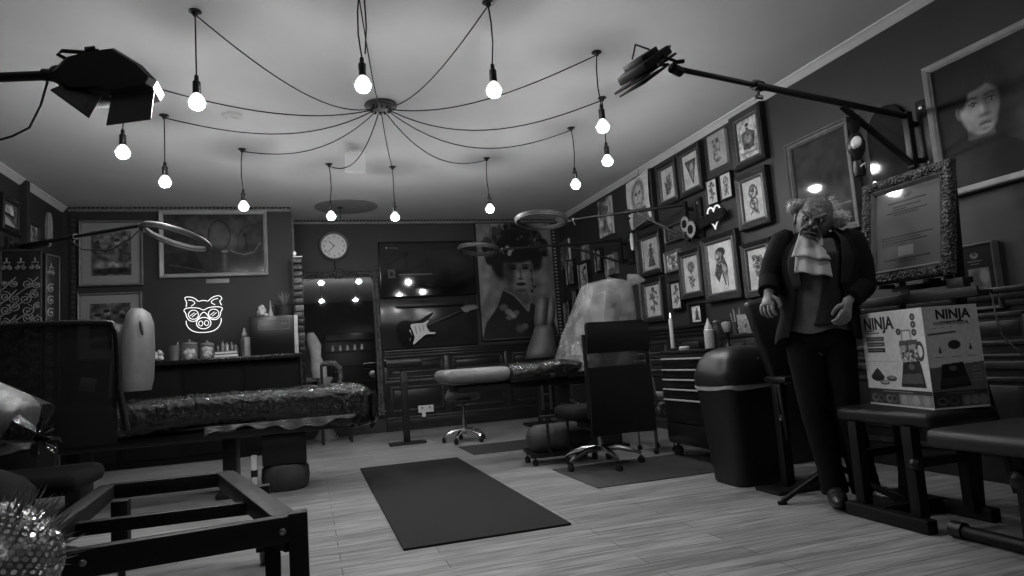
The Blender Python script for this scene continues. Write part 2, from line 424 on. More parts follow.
# cornices
def cornice(name, p0, p1, n_):
    p0, p1, n_ = Vector(p0), Vector(p1), Vector(n_)
    u = (p1-p0); prof = [(0,0),(.055,0),(.055,-.012),(.04,-.018),(.022,-.04),(.012,-.05),(0,-.058)]
    return struct(MB().prism([(a, b) for a, b in prof], u.length, p0, n_, (0,0,1)) if n_.cross(Vector((0,0,1))).dot(u) > 0 else MB().prism(prof, -u.length, p0, n_, (0,0,1)), name, CORN)
cornice('trim_1', (XR,YF,ZC), (XR,YB,ZC), (-1,0,0))
cornice('trim_2', (XL,YF,ZC), (XL,YP,ZC), (1,0,0))
def small_cornice(name, x0, x1, y):
    mb = MB().box(((x0+x1)/2, y-.012, ZC-.03), (x1-x0, .024, .05), bev=.008)
    n = int((x1-x0)/.048)
    for i in range(n): mb.ell((x0+.024+i*.048, y-.034, ZC-.014), (.016,.012,.013), n=8, mi=1)
    struct(mb, name, [mat('grey_cornice', .2, .5), mat('dark_beads', .05, .35)])
small_cornice('trim_3', XP, XR-.06, YB)
small_cornice('trim_4', XL+.06, XP, YP)
# beaded corner strip, right back corner, and partition edge strip
def bead_strip(name, x, y, z0, z1, m0, m1, step=.052):
    mb = MB().bar((x, y, z0), (x, y, z1), .055, .03, up=(0,1,0))
    for i in range(int((z1-z0)/step)): mb.box((x, y-.02, z0+.02+i*step), (.046, .018, .022), bev=.006, mi=1)
    struct(mb, name, [m0, m1])
bead_strip('trim_5', 3.70, YB-.018, 1.16, 2.95, DARKG, mat('pale_beads', .3, .3))
bead_strip('trim_6', XL+.12, YP-.018, .0, 2.95, mat('dark_brick_strip', .03, .5), mat('grey_brick_strip', .055, .4), .06)
bead_strip('trim_7', XP-.0, YB-.35, 2.0, 2.95, mat('pale_edge', .25, .5), mat('pale_beads', .3, .3), .11)
struct(MB().bar((XL+.03, 7.52, 0), (XL+.03, 7.52, 2.99), .07, .07), 'trim_8', DARKG)
# wainscot: panelled dado on right and back walls (geometry stays one mesh per wall)
def wainscot(name, O, U, N, L, step, skip=None):
    O, U, N = Vector(O), Vector(U), Vector(N); mb = MB()
    def strip(a0, a1, z0, z1, d, mi=0, bev=.006):
        c = O+U*((a0+a1)/2)+N*(d/2)+Vector((0,0,(z0+z1)/2))
        mb.box(c, (abs(U.x)*(a1-a0)+abs(N.x)*d, abs(U.y)*(a1-a0)+abs(N.y)*d, z1-z0), bev=bev, mi=mi)
    strip(0, L, 0, 1.1, .012, 0, 0)
    strip(0, L, 0, .16, .03); strip(0, L, .16, .19, .045, 1)
    strip(0, L, 1.09, 1.12, .075); strip(0, L, 1.05, 1.09, .05, 0); strip(0, L, 1.01, 1.05, .03, 0)
    strip(0, L, .655, .70, .03, 1); strip(0, L, .72, .74, .022, 1)
    n = int(L/step)
    for i in range(n+1):
        a = i*L/n; strip(max(0,a-.045), min(L,a+.045), .19, 1.02, .022)
        if i < n:
            b = (i+1)*L/n
            for z0, z1, in ((.79,.98),(.26,.61)):
                x0, x1 = a+.075, b-.075
                strip(x0, x1, z0, z0+.028, .026, 1); strip(x0, x1, z1-.028, z1, .026, 1)
                strip(x0, x0+.028, z0, z1, .026, 1); strip(x1-.028, x1, z0, z1, .026, 1)
                strip(x0+.05, x1-.05, z0+.05, z1-.05, .016)
    struct(mb, name, [WALLW, WALLM])
wainscot('trim_9', (XR, YB, 0), (0,-1,0), (-1,0,0), YB+.5, .72)
wainscot('trim_10', (1.02, YB, 0), (1,0,0), (0,-1,0), XR-1.02-.08, .68)

# ------------------------------------------------------------------ ceiling canopy and bare bulb pendants
CX, CY = .632, 5.152
t = thing('ceiling_canopy', 'dark round ceiling canopy from which the bulb cords fan out', 'light fitting', (CX, CY, ZC))
MB().lathe([(.125,0),(.13,-.012),(.12,-.03),(.06,-.038),(.0,-.04)], (CX,CY,ZC), n=32).build('canopy_plate', BLACK, t)
for k in range(12): MB().tube([(CX+.075*math.cos(k*PI/6), CY+.075*math.sin(k*PI/6), ZC-.03), (CX+.075*math.cos(k*PI/6), CY+.075*math.sin(k*PI/6), ZC-.058)], .008, 6).build('cord_grip', BLACK, t)
BULB = mat('glowing_bulb', 1, .3, emis=1, var=0)
CORD = mat('black_cord', .012, .7, var=0)
PEND = [(-.54,3.908,.16,'lit bare bulb pendant beside the big barn-door lamp, high at the left'),
 (1.087,3.524,.12,'lit bare bulb pendant right of the ceiling canopy, hook near the top of the view'),
 (2.01,4.022,.12,'lit bare bulb pendant just above another one, next to the clamped panel light'),
 (2.406,4.785,.2,'lit bare bulb pendant directly beneath another bulb, below the clamped panel light'),
 (2.42,5.498,.24,'lit bare bulb pendant above the small prints, nearest the far part of the cornice'),
 (1.86,6.463,.2,'lit bare bulb pendant above the tall portrait poster'),
 (.928,6.83,.06,'lit bare bulb pendant above the dark wall screen'),
 (.28,6.782,.2,'lit bare bulb pendant hanging in front of the round wall clock'),
 (-.508,6.37,.16,'lit bare bulb pendant at the top edge of the framed seascape'),
 (-1.009,5.573,.16,'lit bare bulb pendant between the barn-door lamp and the seascape'),
 (-1.13,4.85,.12,'lit bare bulb pendant peeping out straight below the barn-door lamp'),
 (.345,3.55,.1,'lit bare bulb pendant right in front of the ceiling canopy, on a doubled cord')]
SRC = {}
for i, (x, y, sag, lab) in enumerate(PEND):
    t = thing('pendant_bulb', lab, 'light bulb', (x, y, ZC), 'bare bulb pendants fanning out from the ceiling canopy')
    d = Vector((x-CX, y-CY, 0)); a = math.atan2(d.y, d.x)
    p0 = Vector((CX+.07*math.cos(a), CY+.07*math.sin(a), ZC-.055)); p1 = Vector((x, y, ZC-.022))
    pts = []
    for k in range(17):
        s_ = k/16; q = p0.lerp(p1, s_); q.z -= sag*4*s_*(1-s_)*(.75+.5*(1-s_)) ; pts.append(q)
    MB().tube(pts, .0042, 6).build('swag_cord', CORD, t)
    w = .012*math.sin(i*2.1)
    MB().tube([(x,y,ZC-.022),(x+w,y,ZC-.12),(x+w*1.2,y,ZC-.25),(x,y,2.62)], .0042, 6).build('drop_cord', CORD, t)
    if i == 11: MB().tube([(x+.03,y,ZC-.01),(x+.033,y,2.8),(x+.02,y,2.64)], .0042, 6).build('drop_cord', CORD, t)
    if not SRC:
        SRC['hook'] = MB().lathe([(.034,0),(.036,-.006),(.02,-.012),(.012,-.03),(0,-.032)], (x,y,ZC), n=16).build('ceiling_hook', BLACK, t)
        h = SRC['hold'] = MB().lathe([(.006,.135),(.011,.13),(.013,.10),(.021,.095),(.022,.03),(.019,.026),(.0,.026)], (x,y,2.485), n=16).build('lamp_holder', BLACK, t)
        g = SRC['bulb'] = MB().lathe([(.0,-.046),(.02,-.043),(.034,-.032),(.0415,-.014),(.043,-.004)], (x,y,2.463), n=16).lathe([(.043,-.004),(.0435,.004),(.040,.018),(.028,.036),(.018,.046),(.016,.05)], (x,y,2.463), n=16, mi=1).build('bulb', [BULB, mat('bulb_collar', .75, .4, var=0, emis=.9)], t)
    else:
        for k in ('hook','hold','bulb'):
            c = SRC[k].copy(); C.objects.link(c); c.parent = t
# ceiling bits
t = thing('smoke_detector', 'small round white smoke detector on the ceiling near the left bulbs', 'smoke detector', (-.508,5.515,ZC))
MB().lathe([(.075,0),(.075,-.018),(.06,-.03),(.045,-.032),(.043,-.042),(.0,-.046)], (-.508,5.515,ZC), n=28).build('body', CEIL, t)
t = thing('emergency_light', 'white boxy emergency light hanging under the ceiling behind the canopy', 'light fitting', (.50,6.30,ZC))
MB().box((.50,6.30,2.975),(.10,.10,.05),bev=.01).build('bracket', WHITE, t)
MB().box((.50,6.30,2.875),(.19,.06,.20),rot=(0.35,0,0),bev=.012).build('lamp_body', mat('frosted_white',.75,.5,var=0), t)
tag(MB().lathe([(.40,0),(.40,-.006),(.37,-.010),(0,-.010)], (.55,8.62,ZC), n=48).build('ceiling_shadow_disc', mat('shadow_grey',.30,.8,var=.1)), 'shallow grey disc standing in for a round shadow on the ceiling above the clock', 'shadow disc')  # dark round shadow on the ceiling, put in as a thin grey disc
t = thing('sprinkler', 'thin dark rod with a cap hanging from the ceiling at the shadow disc above the clock', 'sprinkler', (.47,8.62,ZC-.010))
MB().lathe([(.035,0),(.035,-.012),(.008,-.02),(.007,-.15),(0,-.152)], (.47,8.62,ZC-.010), n=14).build('rod', DARKG, t)

# ------------------------------------------------------------------ wall-mounted boom arms with lights
def wall_plate(t, x, y, z0, z1, side=1):
    # two uprights on the wall, pivot arm between
    MB().box((x-.018*side, y+.0, (z0+z1)/2), (.035, .09, z1-z0), bev=.006).build('wall_plate', BLACK, t)
    for z in (z0+.05, z1-.05): MB().lathe([(.014,0),(.014,.008),(.006,.012),(0,.012)], (x-.035*side, y, z), (-side,0,0), 10).build('bolt', STEEL, t)
def boom(t, px, py, zt, zb, end, r=.019, strut=.33, side=1, joint=.5):
    p = Vector((px-.09*side, py-.0, zt)); e = Vector(end); d = e-p
    MB().bar((px-.09*side, py, zb), (px-.09*side, py, zt+.03), .045, .045, bev=.006).build('pivot_post', BLACK, t)
    for z in (zb+.05, zt-.05): MB().bar((px-.0*side,py,z),(px-.09*side,py,z),.03,.03).build('hinge', BLACK, t)
    m = p.lerp(e, joint)
    MB().tube([p, m], r, 10).build('boom_tube', BLACK, t)
    MB().tube([m-d.normalized()*.05, e], r*.74, 10).build('inner_tube', BLACK, t)
    MB().tube([m-d.normalized()*.03, m+d.normalized()*.03], r*1.5, 10).tube([m, m-Vector((0,0,.06))], .008, 6).box(m-Vector((0,0,.065)), (.05,.015,.02), bev=.004).build('clamp_knob', BLACK, t)
    MB().bar(p.lerp(e, strut)-Vector((0,0,.02)), (px-.09*side, py, zb+.02), .03, .022).build('strut', BLACK, t)
    return e
def ring_light(t, e, c, n_, R, r):
    c = Vector(c); e = Vector(e)
    MB().torus(c, R, r, n_, 56, 10).build('ring_housing', mat('grey_ring', .04, .6), t)
    nn = Vector(n_).normalized()
    MB().torus(c-nn*r*.75, R, r*.62, n_, 56, 8).build('ring_diffuser', mat('ring_diffuser', .06, .7, var=0), t)
    k = c+(e-c).normalized()*R
    MB().tube([e, e.lerp(k,.5)-Vector((0,0,.02)), k], .012, 8).ell(e, .022, n=10).build('ball_mount', CHROME, t)
    MB().tube([e+Vector((0,0,.0)), e+Vector((.02,0,-.06))], .008, 6).build('tilt_lever', BLACK, t)
t = thing('boom_light', 'wall-mounted boom arm with square barn-door panel light, nearest on the right', 'studio light', (3.81,3.2,1.9))
wall_plate(t, 3.81, 3.08, 1.9, 2.36); e = boom(t, 3.81, 3.14, 2.27, 1.93, (1.80,2.78,2.305), joint=.69)
# panel light head: slim box, open doors, yoke
ux = Vector((.86,.2,.62)).normalized(); uy = Vector((-.25,.95,.0)).normalized(); uz = ux.cross(uy)
R_ = Matrix((ux,uy,uz)).transposed(); pc = Vector((1.655,2.80,2.315))
MB().box(pc, (.22,.2,.045), R_, .008).box(pc+uz*.03, (.13,.14,.04), R_, .006).build('lamp_body', DARKG, t)
MB().box(pc-uz*.035-ux*.02, (.30,.2,.012), R_, .003).build('barn_door', BLACK, t)
MB().box(pc-uz*.06-ux*.05, (.22,.18,.008), R_, .002).build('barn_door', BLACK, t)
MB().tube([pc+ux*.06+uy*.11+uz*.03, pc+ux*.10+uy*.11+uz*.0, e+Vector((-.02,0,.015))], .008, 8).tube([pc+ux*.02-uy*.11-uz*.01, pc+ux*.09-uy*.10-uz*.06, e+Vector((0,0,0))], .008, 8).build('yoke', BLACK, t)
MB().tube([e-Vector((.0,0,.0)), e+Vector((.06,.02,-.01))], .026, 10).tube([e+Vector((.02,0,.03)),e+Vector((.07,0,.04))],.011,8).build('yoke_clamp', BLACK, t)
MB().tube([pc+ux*.09+uz*.05, pc+ux*.02+uz*.11, pc-ux*.05+uz*.06],.005,6).build('carry_handle', BLACK, t)
for q in (pc+ux*.105+uz*.01-uy*.1, pc-ux*.03-uz*.025-uy*.1): MB().ell(q,.008,n=8).build('screw', STEEL, t)
t = thing('boom_light', 'boom arm with a horizontal ring light in front of the portrait poster, higher of two', 'studio light', (3.81,5.82,1.93))
wall_plate(t, 3.81, 5.62, 1.94, 2.37); e = boom(t, 3.81, 5.76, 2.335, 1.95, (2.72,6.33,2.31), strut=.42)
ring_light(t, e, (2.40,6.42,2.33), (.10,.10,1), .26, .024)
t = thing('boom_light', 'boom arm with a ring light reaching in front of the poster, lower and further away', 'studio light', (3.81,7.25,1.92))
wall_plate(t, 3.81, 7.12, 1.93, 2.28); e = boom(t, 3.81, 7.25, 2.25, 1.95, (2.26,7.46,2.20), strut=.45)
ring_light(t, e, (1.98,7.48,2.215), (.12,.06,1), .23, .022)
t = thing('boom_light', 'boom arm with tilted ring light reaching from the left wall over the framed prints', 'studio light', (-2.65,7.3,1.95))
wall_plate(t, -2.65, 7.2, 1.95, 2.36, -1); e = boom(t, -2.65, 7.2, 2.27, 2.21, (-1.22,5.75,2.155), strut=.3, side=-1)
ring_light(t, e, (-.97,5.78,2.065), (.33,.10,1), .25, .022)
MB().tube([(-1.9,6.3,2.18),(-1.75,6.2,2.05),(-1.5,6.0,2.0),(-1.3,5.8,2.06),(-1.22,5.75,2.13)], .004, 6).build('cable', CORD, t)
# barn-door studio lamp at upper left
t = thing('studio_lamp', 'large black barn-door studio lamp on a horizontal boom at the upper left', 'studio light', (-.9,3.7,2.5))
MB().tube([(-2.64,3.95,2.47),(-1.8,3.84,2.48),(-1.13,3.72,2.50)], .024, 10).build('boom_tube', BLACK, t)
MB().box((-2.634,3.95,2.47),(.036,.12,.3),bev=.006).build('wall_plate', BLACK, t)
LB_ = [(-1.145,2.46),(-1.085,2.54),(-.999,2.573),(-.875,2.603),(-.749,2.521),(-.681,2.443),(-.700,2.404),(-.885,2.355),(-.945,2.372),(-1.09,2.359),(-1.124,2.409)]
mb = MB(); n0 = len(LB_); cx_, cz_ = -.9, 2.45
def rg_(k, y): return [(cx_+(x-cx_)*k, y, cz_+(z-cz_)*k) for x, z in LB_]
vs = rg_(.86,3.56)+rg_(1.,3.60)+rg_(1.,3.78)+rg_(.7,3.86)
mb.add(vs, [tuple(range(n0))]+[(i*n0+(k+1)%n0, i*n0+k, (i+1)*n0+k, (i+1)*n0+(k+1)%n0) for i in range(3) for k in range(n0)]+[tuple(range(4*n0-1,3*n0-1,-1))])
mb.build('lamp_body', mat('lamp_black', .010, .5), t, ang=25)
MB().tube([(-1.08,3.6,2.53),(-1.118,3.6,2.552),(-1.10,3.6,2.572),(-.985,3.6,2.57),(-.94,3.6,2.585)], .010, 8).tube([(-1.0,3.6,2.582),(-.955,3.6,2.592)],.016,8).build('carry_handle', BLACK, t)
MB().ell((-1.14,3.70,2.49),(.05,.06,.045)).tube([(-1.22,3.72,2.495),(-1.10,3.70,2.48)],.03,10).build('tilt_joint', BLACK, t)
def door(pts, name='barn_door'):
    P = [Vector(p) for p in pts]; n_ = (P[1]-P[0]).cross(P[2]-P[0]).normalized()*.008
    mb = MB(); N = len(P)
    mb.add(P+[p+n_ for p in P], [tuple(range(N-1,-1,-1)), tuple(range(N,2*N))]+[(i,(i+1)%N,N+(i+1)%N,N+i) for i in range(N)]); mb.build(name, mat('barn_door_black', .018, .5), t, flat=True)
door([(-1.086,3.60,2.40),(-1.124,3.52,2.333),(-.963,3.52,2.202),(-.932,3.60,2.345)])
door([(-.884,3.60,2.35),(-.889,3.52,2.169),(-.699,3.54,2.215),(-.697,3.62,2.395)])
MB().bar((-.90,3.61,2.352),(-.70,3.62,2.398),.012,.012).build('door_hinge', STEEL, t)
MB().tube([(-1.2,3.72,2.46),(-1.23,3.72,2.33),(-1.28,3.73,2.22),(-1.36,3.75,2.18),(-1.5,3.78,2.14)], .006, 6).build('cable', CORD, t)
# ------------------------------------------------------------------ pictures on the right wall (y far, z top, width, height)
GP = 'framed tattoo flash prints on the picture wall'
def F(label, y, zt, w, h, fw, kind, seed=0, paper=.42, fm=(FRD,FRI), depth=.035, cat='picture', n=56):
    return picture(label, 'R', y, zt, w, h, fw, lambda a, b: flash(a, b, kind, seed, paper, n), fm, depth, group=GP, cat=cat)
F('carved dark frame with shaggy dark beast print, top right of the picture wall', 4.97, 2.94, .43, .50, .075, 'beast', 1)
F('carved dark frame with looping figure print, below the beast print', 4.98, 2.39, .42, .50, .075, 'loops', 2)
F('pale unframed canvas with ring ornament, left of the beast print', 5.36, 2.90, .28, .33, 0, 'ornament', 3, .30)
F('dark frame holding an inverted triangle drawing, beneath the cornice', 5.88, 2.91, .41, .49, .07, 'triangle', 4)
F('dark frame with spread wing drawing, beneath the cornice', 6.32, 2.89, .40, .47, .07, 'wing', 5)
F('dark frame half hidden behind the curling loose portrait sheet', 6.87, 2.92, .43, .62, .06, 'abstract', 6, .2)
F('narrow small print in thin pale frame with stem drawing, left one of a pair', 5.445, 2.487, .175, .25, .012, 'stem', 7, fm=(FRB,FRB), depth=.015, n=40)
F('narrow small print in thin frame with loop drawing, right one of a pair', 5.222, 2.487, .175, .25, .012, 'loops', 8, fm=(FRB,FRB), depth=.015, n=40)
F('small dark frame with leaning dark drawing, behind the ring light strut', 6.26, 2.20, .38, .18, .02, 'abstract', 9, .06, fm=(FRG,FRB), n=30)
F('largest carved frame of the group, long-beaked bird drawing on pale paper', 5.61, 1.945, .56, .64, .085, 'bird', 10, .5, n=80)
F('carved dark frame with a vase of flowers, left of the old man figure', 5.0, 1.775, .40, .49, .07, 'vase', 11, .45)
F('dark frame with single bloom drawing, left of the long-beaked bird', 6.05, 1.88, .41, .50, .07, 'flower', 12)
F('little pale-framed print left of the bloom drawing', 6.32, 1.93, .29, .23, .03, 'abstract', 13, .4, fm=(FRG,FRG), n=36)
F('little upright print in black frame under the pale-framed print', 6.29, 1.60, .235, .31, .022, 'stem', 14, fm=(FRB,FRB), n=40)
F('smallest white print, hanging low above the tool chest', 5.925, 1.322, .215, .20, .018, 'figure', 15, .6, fm=(FRB,FRB), n=36)
F('dark frame with a lady in a long dress, under the ring light arm', 6.86, 2.215, .48, .49, .07, 'figure', 16)
F('dark frame with slim flower drawing, low beside the plastic sheet', 6.89, 1.685, .46, .49, .07, 'stem', 17)
F('unframed abstract canvas high on the far part of the picture wall', 7.93, 2.89, .39, .49, 0, 'abstract', 18, .35)
F('slim pale print, furthest left of the upper far row', 9.14, 2.29, .28, .38, .02, 'abstract', 19, .25, fm=(FRB,FRB), n=40)
F('white sheet with a winding dragon drawing on the far wall', 8.70, 2.172, .34, .53, .02, 'dragon', 20, .5, fm=(FRB,FRB))
F('slim dark-edged print right of the dragon drawing', 8.10, 2.275, .19, .31, .02, 'abstract', 21, .2, fm=(FRB,FRB), n=40)
F('pale print with a drawn face above the plastic sheet', 7.80, 2.15, .29, .28, .01, 'face', 22, .4, fm=(FRG,FRG), n=40)
F('tiny slip of paper with a figure, just above the dragon drawing', 8.52, 2.41, .16, .22, .008, 'figure', 23, .4, fm=(FRG,FRG), n=30)
F('low dark frame nearest the beaded corner strip', 9.40, 1.70, .24, .38, .03, 'abstract', 24, .10, fm=(FRB,FRG), n=36)
F('low dark frame second from the beaded corner strip', 9.01, 1.65, .2, .34, .03, 'abstract', 25, .12, fm=(FRB,FRG), n=36)
F('dim upright canvas behind the higher ring light, close to the corner', 9.40, 2.62, .36, .42, 0, 'abstract', 26, .12, n=36)
F('short strip print just below the slim furthest left print', 8.95, 1.83, .12, .22, .01, 'stem', 27, .3, fm=(FRB,FRB), n=30)
# loose curling sheet
t = thing('loose_print', 'loose portrait sheet curling off the wall over a dark frame', 'picture', (3.74, 6.7, 2.27), group=GP)
def sheetfn(u, v):
    curl = .05*(1-u)**2*(1-v)+.02*math.sin(v*3)
    return Vector((3.735-curl, 6.92-.47*u+.05*(v-.3)*(1-u), 2.86+.06*u-.55*v))
a = flash(.47, .56, 'face', 31, .48, 60); mb = MB().sheet(sheetfn, a.nx, a.ny)
g = np.clip(a.c.ravel(), .003, 1); mb.build('sheet', ARTM, t, flat=True, col=list(np.stack([g,g,g,np.ones_like(g)],1).ravel()))
MB().tube([(3.73,6.66,2.97),(3.735,6.68,2.86)], .003, 5).build('string', CORD, t)
# thin white pole with a candle-shaped wall lamp
t = thing('wall_candle_lamp', 'small white candle-shaped wall lamp with black cap below the loose sheet', 'lamp', (3.77,6.98,2.0))
MB().lathe([(.0,.0),(.02,.01),(.026,.1),(.02,.2),(.012,.22)], (3.74,6.98,2.07), n=14).build('shade', WHITE, t)
MB().lathe([(.05,0),(.045,.02),(.01,.03),(0,.03)], (3.74,6.98,2.29), n=14).bar((3.74,6.98,2.3),(3.81,6.98,2.3),.015,.015).build('cap', BLACK, t)
struct(MB().bar((3.79,6.98,1.2),(3.79,6.98,2.92),.03,.02), 'trim_11', FRG)
# neon heart with dark plush bones across
t = thing('heart_sign', 'white heart outline sign with dark fuzzy wings across it', 'sign', (3.80,5.36,2.0))
hp = []
for k in range(40):
    a_ = 2*PI*k/40; hp.append((3.765, 5.35-.105*(16*math.sin(a_)**3)/16*1.0, 2.125+.0075*(13*math.cos(a_)-5*math.cos(2*a_)-2*math.cos(3*a_)-math.cos(4*a_))))
MB().tube(hp, .009, 6, True).build('heart_outline', mat('heart_white', .7, .4, emis=.35, var=0), t)
mb = MB()
for dy, r in ((-.17,.055),(-.1,.05),(-.03,.04),(.05,.045),(.12,.055),(.17,.05)):
    mb.ell((3.745, 5.36+dy, 2.10+.03*abs(dy)-.12*dy*.4), (.03, r, r*.95), n=12)
    for q in range(5): mb.ell((3.735, 5.36+dy+.03*math.cos(q*1.3), 2.10-.05*dy+.04*math.sin(q*1.3)), (.02,.025,.02), n=8)
mb.build('fuzzy_wings', mat('plush_black', .010, 1., bump=.8, bscale=120), t)
# sunflowers on the wall light post
for dy, dz, s_, lab in ((0,0,1.,'artificial sunflower on the post of the wall light, upper left of two'),(-.1,-.075,1.1,'artificial sunflower on the post of the wall light, lower right of two')):
    c = Vector((3.695, 5.75+dy, 2.13+dz)); t = thing('artificial_sunflower', lab, 'flower', tuple(c), 'artificial sunflowers on the wall light post')
    mb = MB()
    for k in range(16):
        a_ = 2*PI*k/16; d = Vector((-.1, math.cos(a_), math.sin(a_)))*.045*s_
        mb.ell(c+d*1.25, (.004,.026*s_,.012*s_), Matrix.Rotation(a_, 3, 'X'), 8)
    mb.build('petals', mat('petal_grey', .28, .6), t)
    MB().ell(c-Vector((.012,0,0)), (.012,.042*s_,.042*s_), n=14).build('flower_centre', FABRIC, t)
    MB().tube([c+Vector((.01,0,0)), c+Vector((.015,-.01,-.07)), Vector((3.702,5.757,c.z-.10)), Vector((3.702,5.757,c.z-.16))], .005, 6).build('stem', DARKG, t)
# large portrait of a dark-haired sitter (plain stand-in)
def sitter(w, h):
    a = Art(w, h, 170, .006, 40); a.noise(.5, 5); a.T = (-.17, -.08, 1.16)
    a.ell(.86, .5, .22, .4, .05, soft=1.4).ell(.80,.28,.15,.2,.035,soft=1.4).ell(.25,.75,.2,.25,.02,soft=1.2)
    a.poly([(.02,1),(.1,.78),(.24,.66),(.42,.62),(.58,.66),(.74,.76),(.84,1)], .010); a.ell(.28,.84,.10,.2,.03,-.4,soft=1.).ell(.36,.95,.06,.15,.02,.3,soft=1.)
    a.poly([(.36,.5),(.54,.52),(.55,.64),(.46,.68),(.35,.63)], .12); a.ell(.44,.665,.13,.03,.010,soft=.8)
    a.ell(.46,.33,.19,.215,.009, soft=.3)
    a.ell(.315,.43,.028,.05,.16,soft=.4).ell(.318,.43,.014,.03,.07,soft=.6)
    a.ell(.46,.42,.135,.19,.42, soft=.18); a.ell(.47,.54,.095,.075,.41,soft=.3)
    a.mul(.60,.45,.12,.28,.35,1.4); a.mul(.42,.36,.1,.1,1.2,1.2); a.mul(.36,.55,.08,.1,.6,1.2); a.mul(.47,.30,.16,.07,.6,1.)
    a.ell(.44,.245,.15,.075,.009,-.15,soft=.35).ell(.34,.33,.05,.09,.009,.2,soft=.5).ell(.60,.27,.06,.08,.009,-.5,soft=.5)
    rg = random.Random(3)
    for k in range(26):
        x = rg.uniform(.30,.64); a.line([(x,.17+.5*(x-.46)**2),(x+rg.uniform(-.05,.03),.30+.4*(x-.46)**2)], .004, rg.choice((.012,.016,.009)), .7)
    for x in (.415,.545):
        a.mul(x,.405,.06,.035,.5,1.2); a.ell(x,.410,.027,.012,.22,soft=.4).ell(x+.004,.410,.013,.012,.012,soft=.4).ell(x+.001,.406,.004,.004,.4,soft=.4); a.line([(x-.035,.372),(x,.362),(x+.035,.370)], .0055, .03, .8); a.line([(x-.03,.402),(x,.395),(x+.03,.403)], .004, .03)
    a.mul(.515,.45,.022,.07,.6,1.2); a.mul(.478,.45,.012,.06,1.2,1.); a.mul(.49,.497,.04,.014,.45,1.)
    a.line([(.445,.556),(.485,.550),(.525,.556)], .005, .07); a.mul(.487,.545,.04,.012,.6,1.).mul(.487,.572,.04,.010,1.15,1.).mul(.487,.592,.03,.010,.6,1.)
    a.noise(.12, 22); return a
WPROF = [(0,-.028),(0,.035),(.008,.04),(.028,.03),(.038,.018),(.041,.018),(.043,0)]
picture('large pale-framed portrait of dark-haired sitter in dark jumper, far right', 'R', 3.02, 2.535, .80, .84, .043, sitter, (FRW,FRI), prof=WPROF, cat='painting', name='framed_painting', glaze=ARTM)
def smoky(w, h):
    a = Art(w, h, 60, .05, 41); a.noise(.5, 4); a.ell(.3,.75,.4,.25,.15,soft=1.2).ell(.6,.35,.25,.3,.04,soft=1.); a.line([(.05,.82),(.95,.78)], .01, .2); a.noise(.3, 14); return a
picture('wide silver-framed dark glazed picture behind the old man figure', 'R', 4.29, 2.46, .65, .80, .055, smoky, (FRG,FRG), prof=[(0,-.028),(0,.04),(.01,.045),(.02,.03),(.035,.035),(.05,.02),(.055,0)], cat='picture', glaze=art_mat('clear_glaze', .05, .5))
# black-and-white hanging tie-shaped ornament under the nearest boom arm
t = thing('hanging_mask_ornament', 'black and white ornament dangling on a cord from the nearest boom arm', 'ornament', (3.26,3.05,1.82))
o = Vector((3.20,3.062,0))
MB().tube([o+Vector((0,0,2.30)), o+Vector((.0,0,2.19))], .004, 6).tube([o+Vector((.015,0,2.30)), o+Vector((.0,0,2.19))], .004, 6).build('cord', mat('pale_cord', .3, .8), t)
MB().lathe([(0,.09),(.035,.075),(.03,.03),(.012,0),(0,0)], o+Vector((0,0,2.11)), n=14).build('tassel_top', FABRIC, t)
MB().lathe([(0,.14),(.03,.12),(.05,.07),(.048,.02),(.02,-.03),(0,-.03)], o+Vector((0,0,1.985)), n=16).build('body', BLACKP, t)
MB().ell(o+Vector((-.03,-.03,2.045)), (.03,.03,.045), (.0,.5,.3), 14).build('white_patch', WHITE, t)
MB().lathe([(0,.1),(.03,.09),(.036,.03),(.03,0),(0,0)], o+Vector((0,0,1.85)), n=14).build('tail', BLACKP, t)
MB().tube([o+Vector((-.02,-.03,1.9)), o+Vector((.01,-.036,1.92)), o+Vector((.02,-.02,1.88))], .006, 6).build('stripe', WHITE, t)
# arched dark glass lamp behind the certificate, glowing base
t = thing('arched_mirror_lamp', 'dark arched wall mirror with a small bright scrolled lamp at its foot', 'mirror', (3.79,3.42,1.8))
pts = [(-.16,-.36),(.16,-.36),(.16,.16)]+[(.16*math.cos(k*PI/12), .16+.19*math.sin(k*PI/12)) for k in range(1,12)]+[(-.16,.16)]
MB().prism(pts, .02, (3.80,3.36,2.08), (0,-1,0), (0,0,1)).build('glass', mat('dark_mirror', .015, .06, .2, var=.4, scale=5), t, flat=True)
lp = MB().tube([(3.75,3.45,1.78),(3.74,3.44,1.9),(3.74,3.47,1.93)], .012, 8)
for sg in (1,-1):
    lp.tube([(3.74,3.36+sg*.0,1.86)]+[(3.73,3.36-sg*(.03+.045*(1-math.cos(k*.5))),1.86+.05*math.sin(k*.5)) for k in range(1,9)], .009, 6)
lp.build('scroll', mat('bright_scroll', .8, .25, emis=.8, var=0), t)
MB().lathe([(.03,0),(.03,.05),(.022,.07),(0,.07)], (3.74,3.46,1.78), n=12).build('lamp_socket', STEEL, t)
tag(MB().box((3.796,3.06,2.03),(.03,.075,.36),bev=.014).build('wooden_paddle', mat('paddle_wood', .085, .5, var=.25, scale=12)), 'plain rounded wooden slat on wall between light bracket and large portrait', 'paddle')
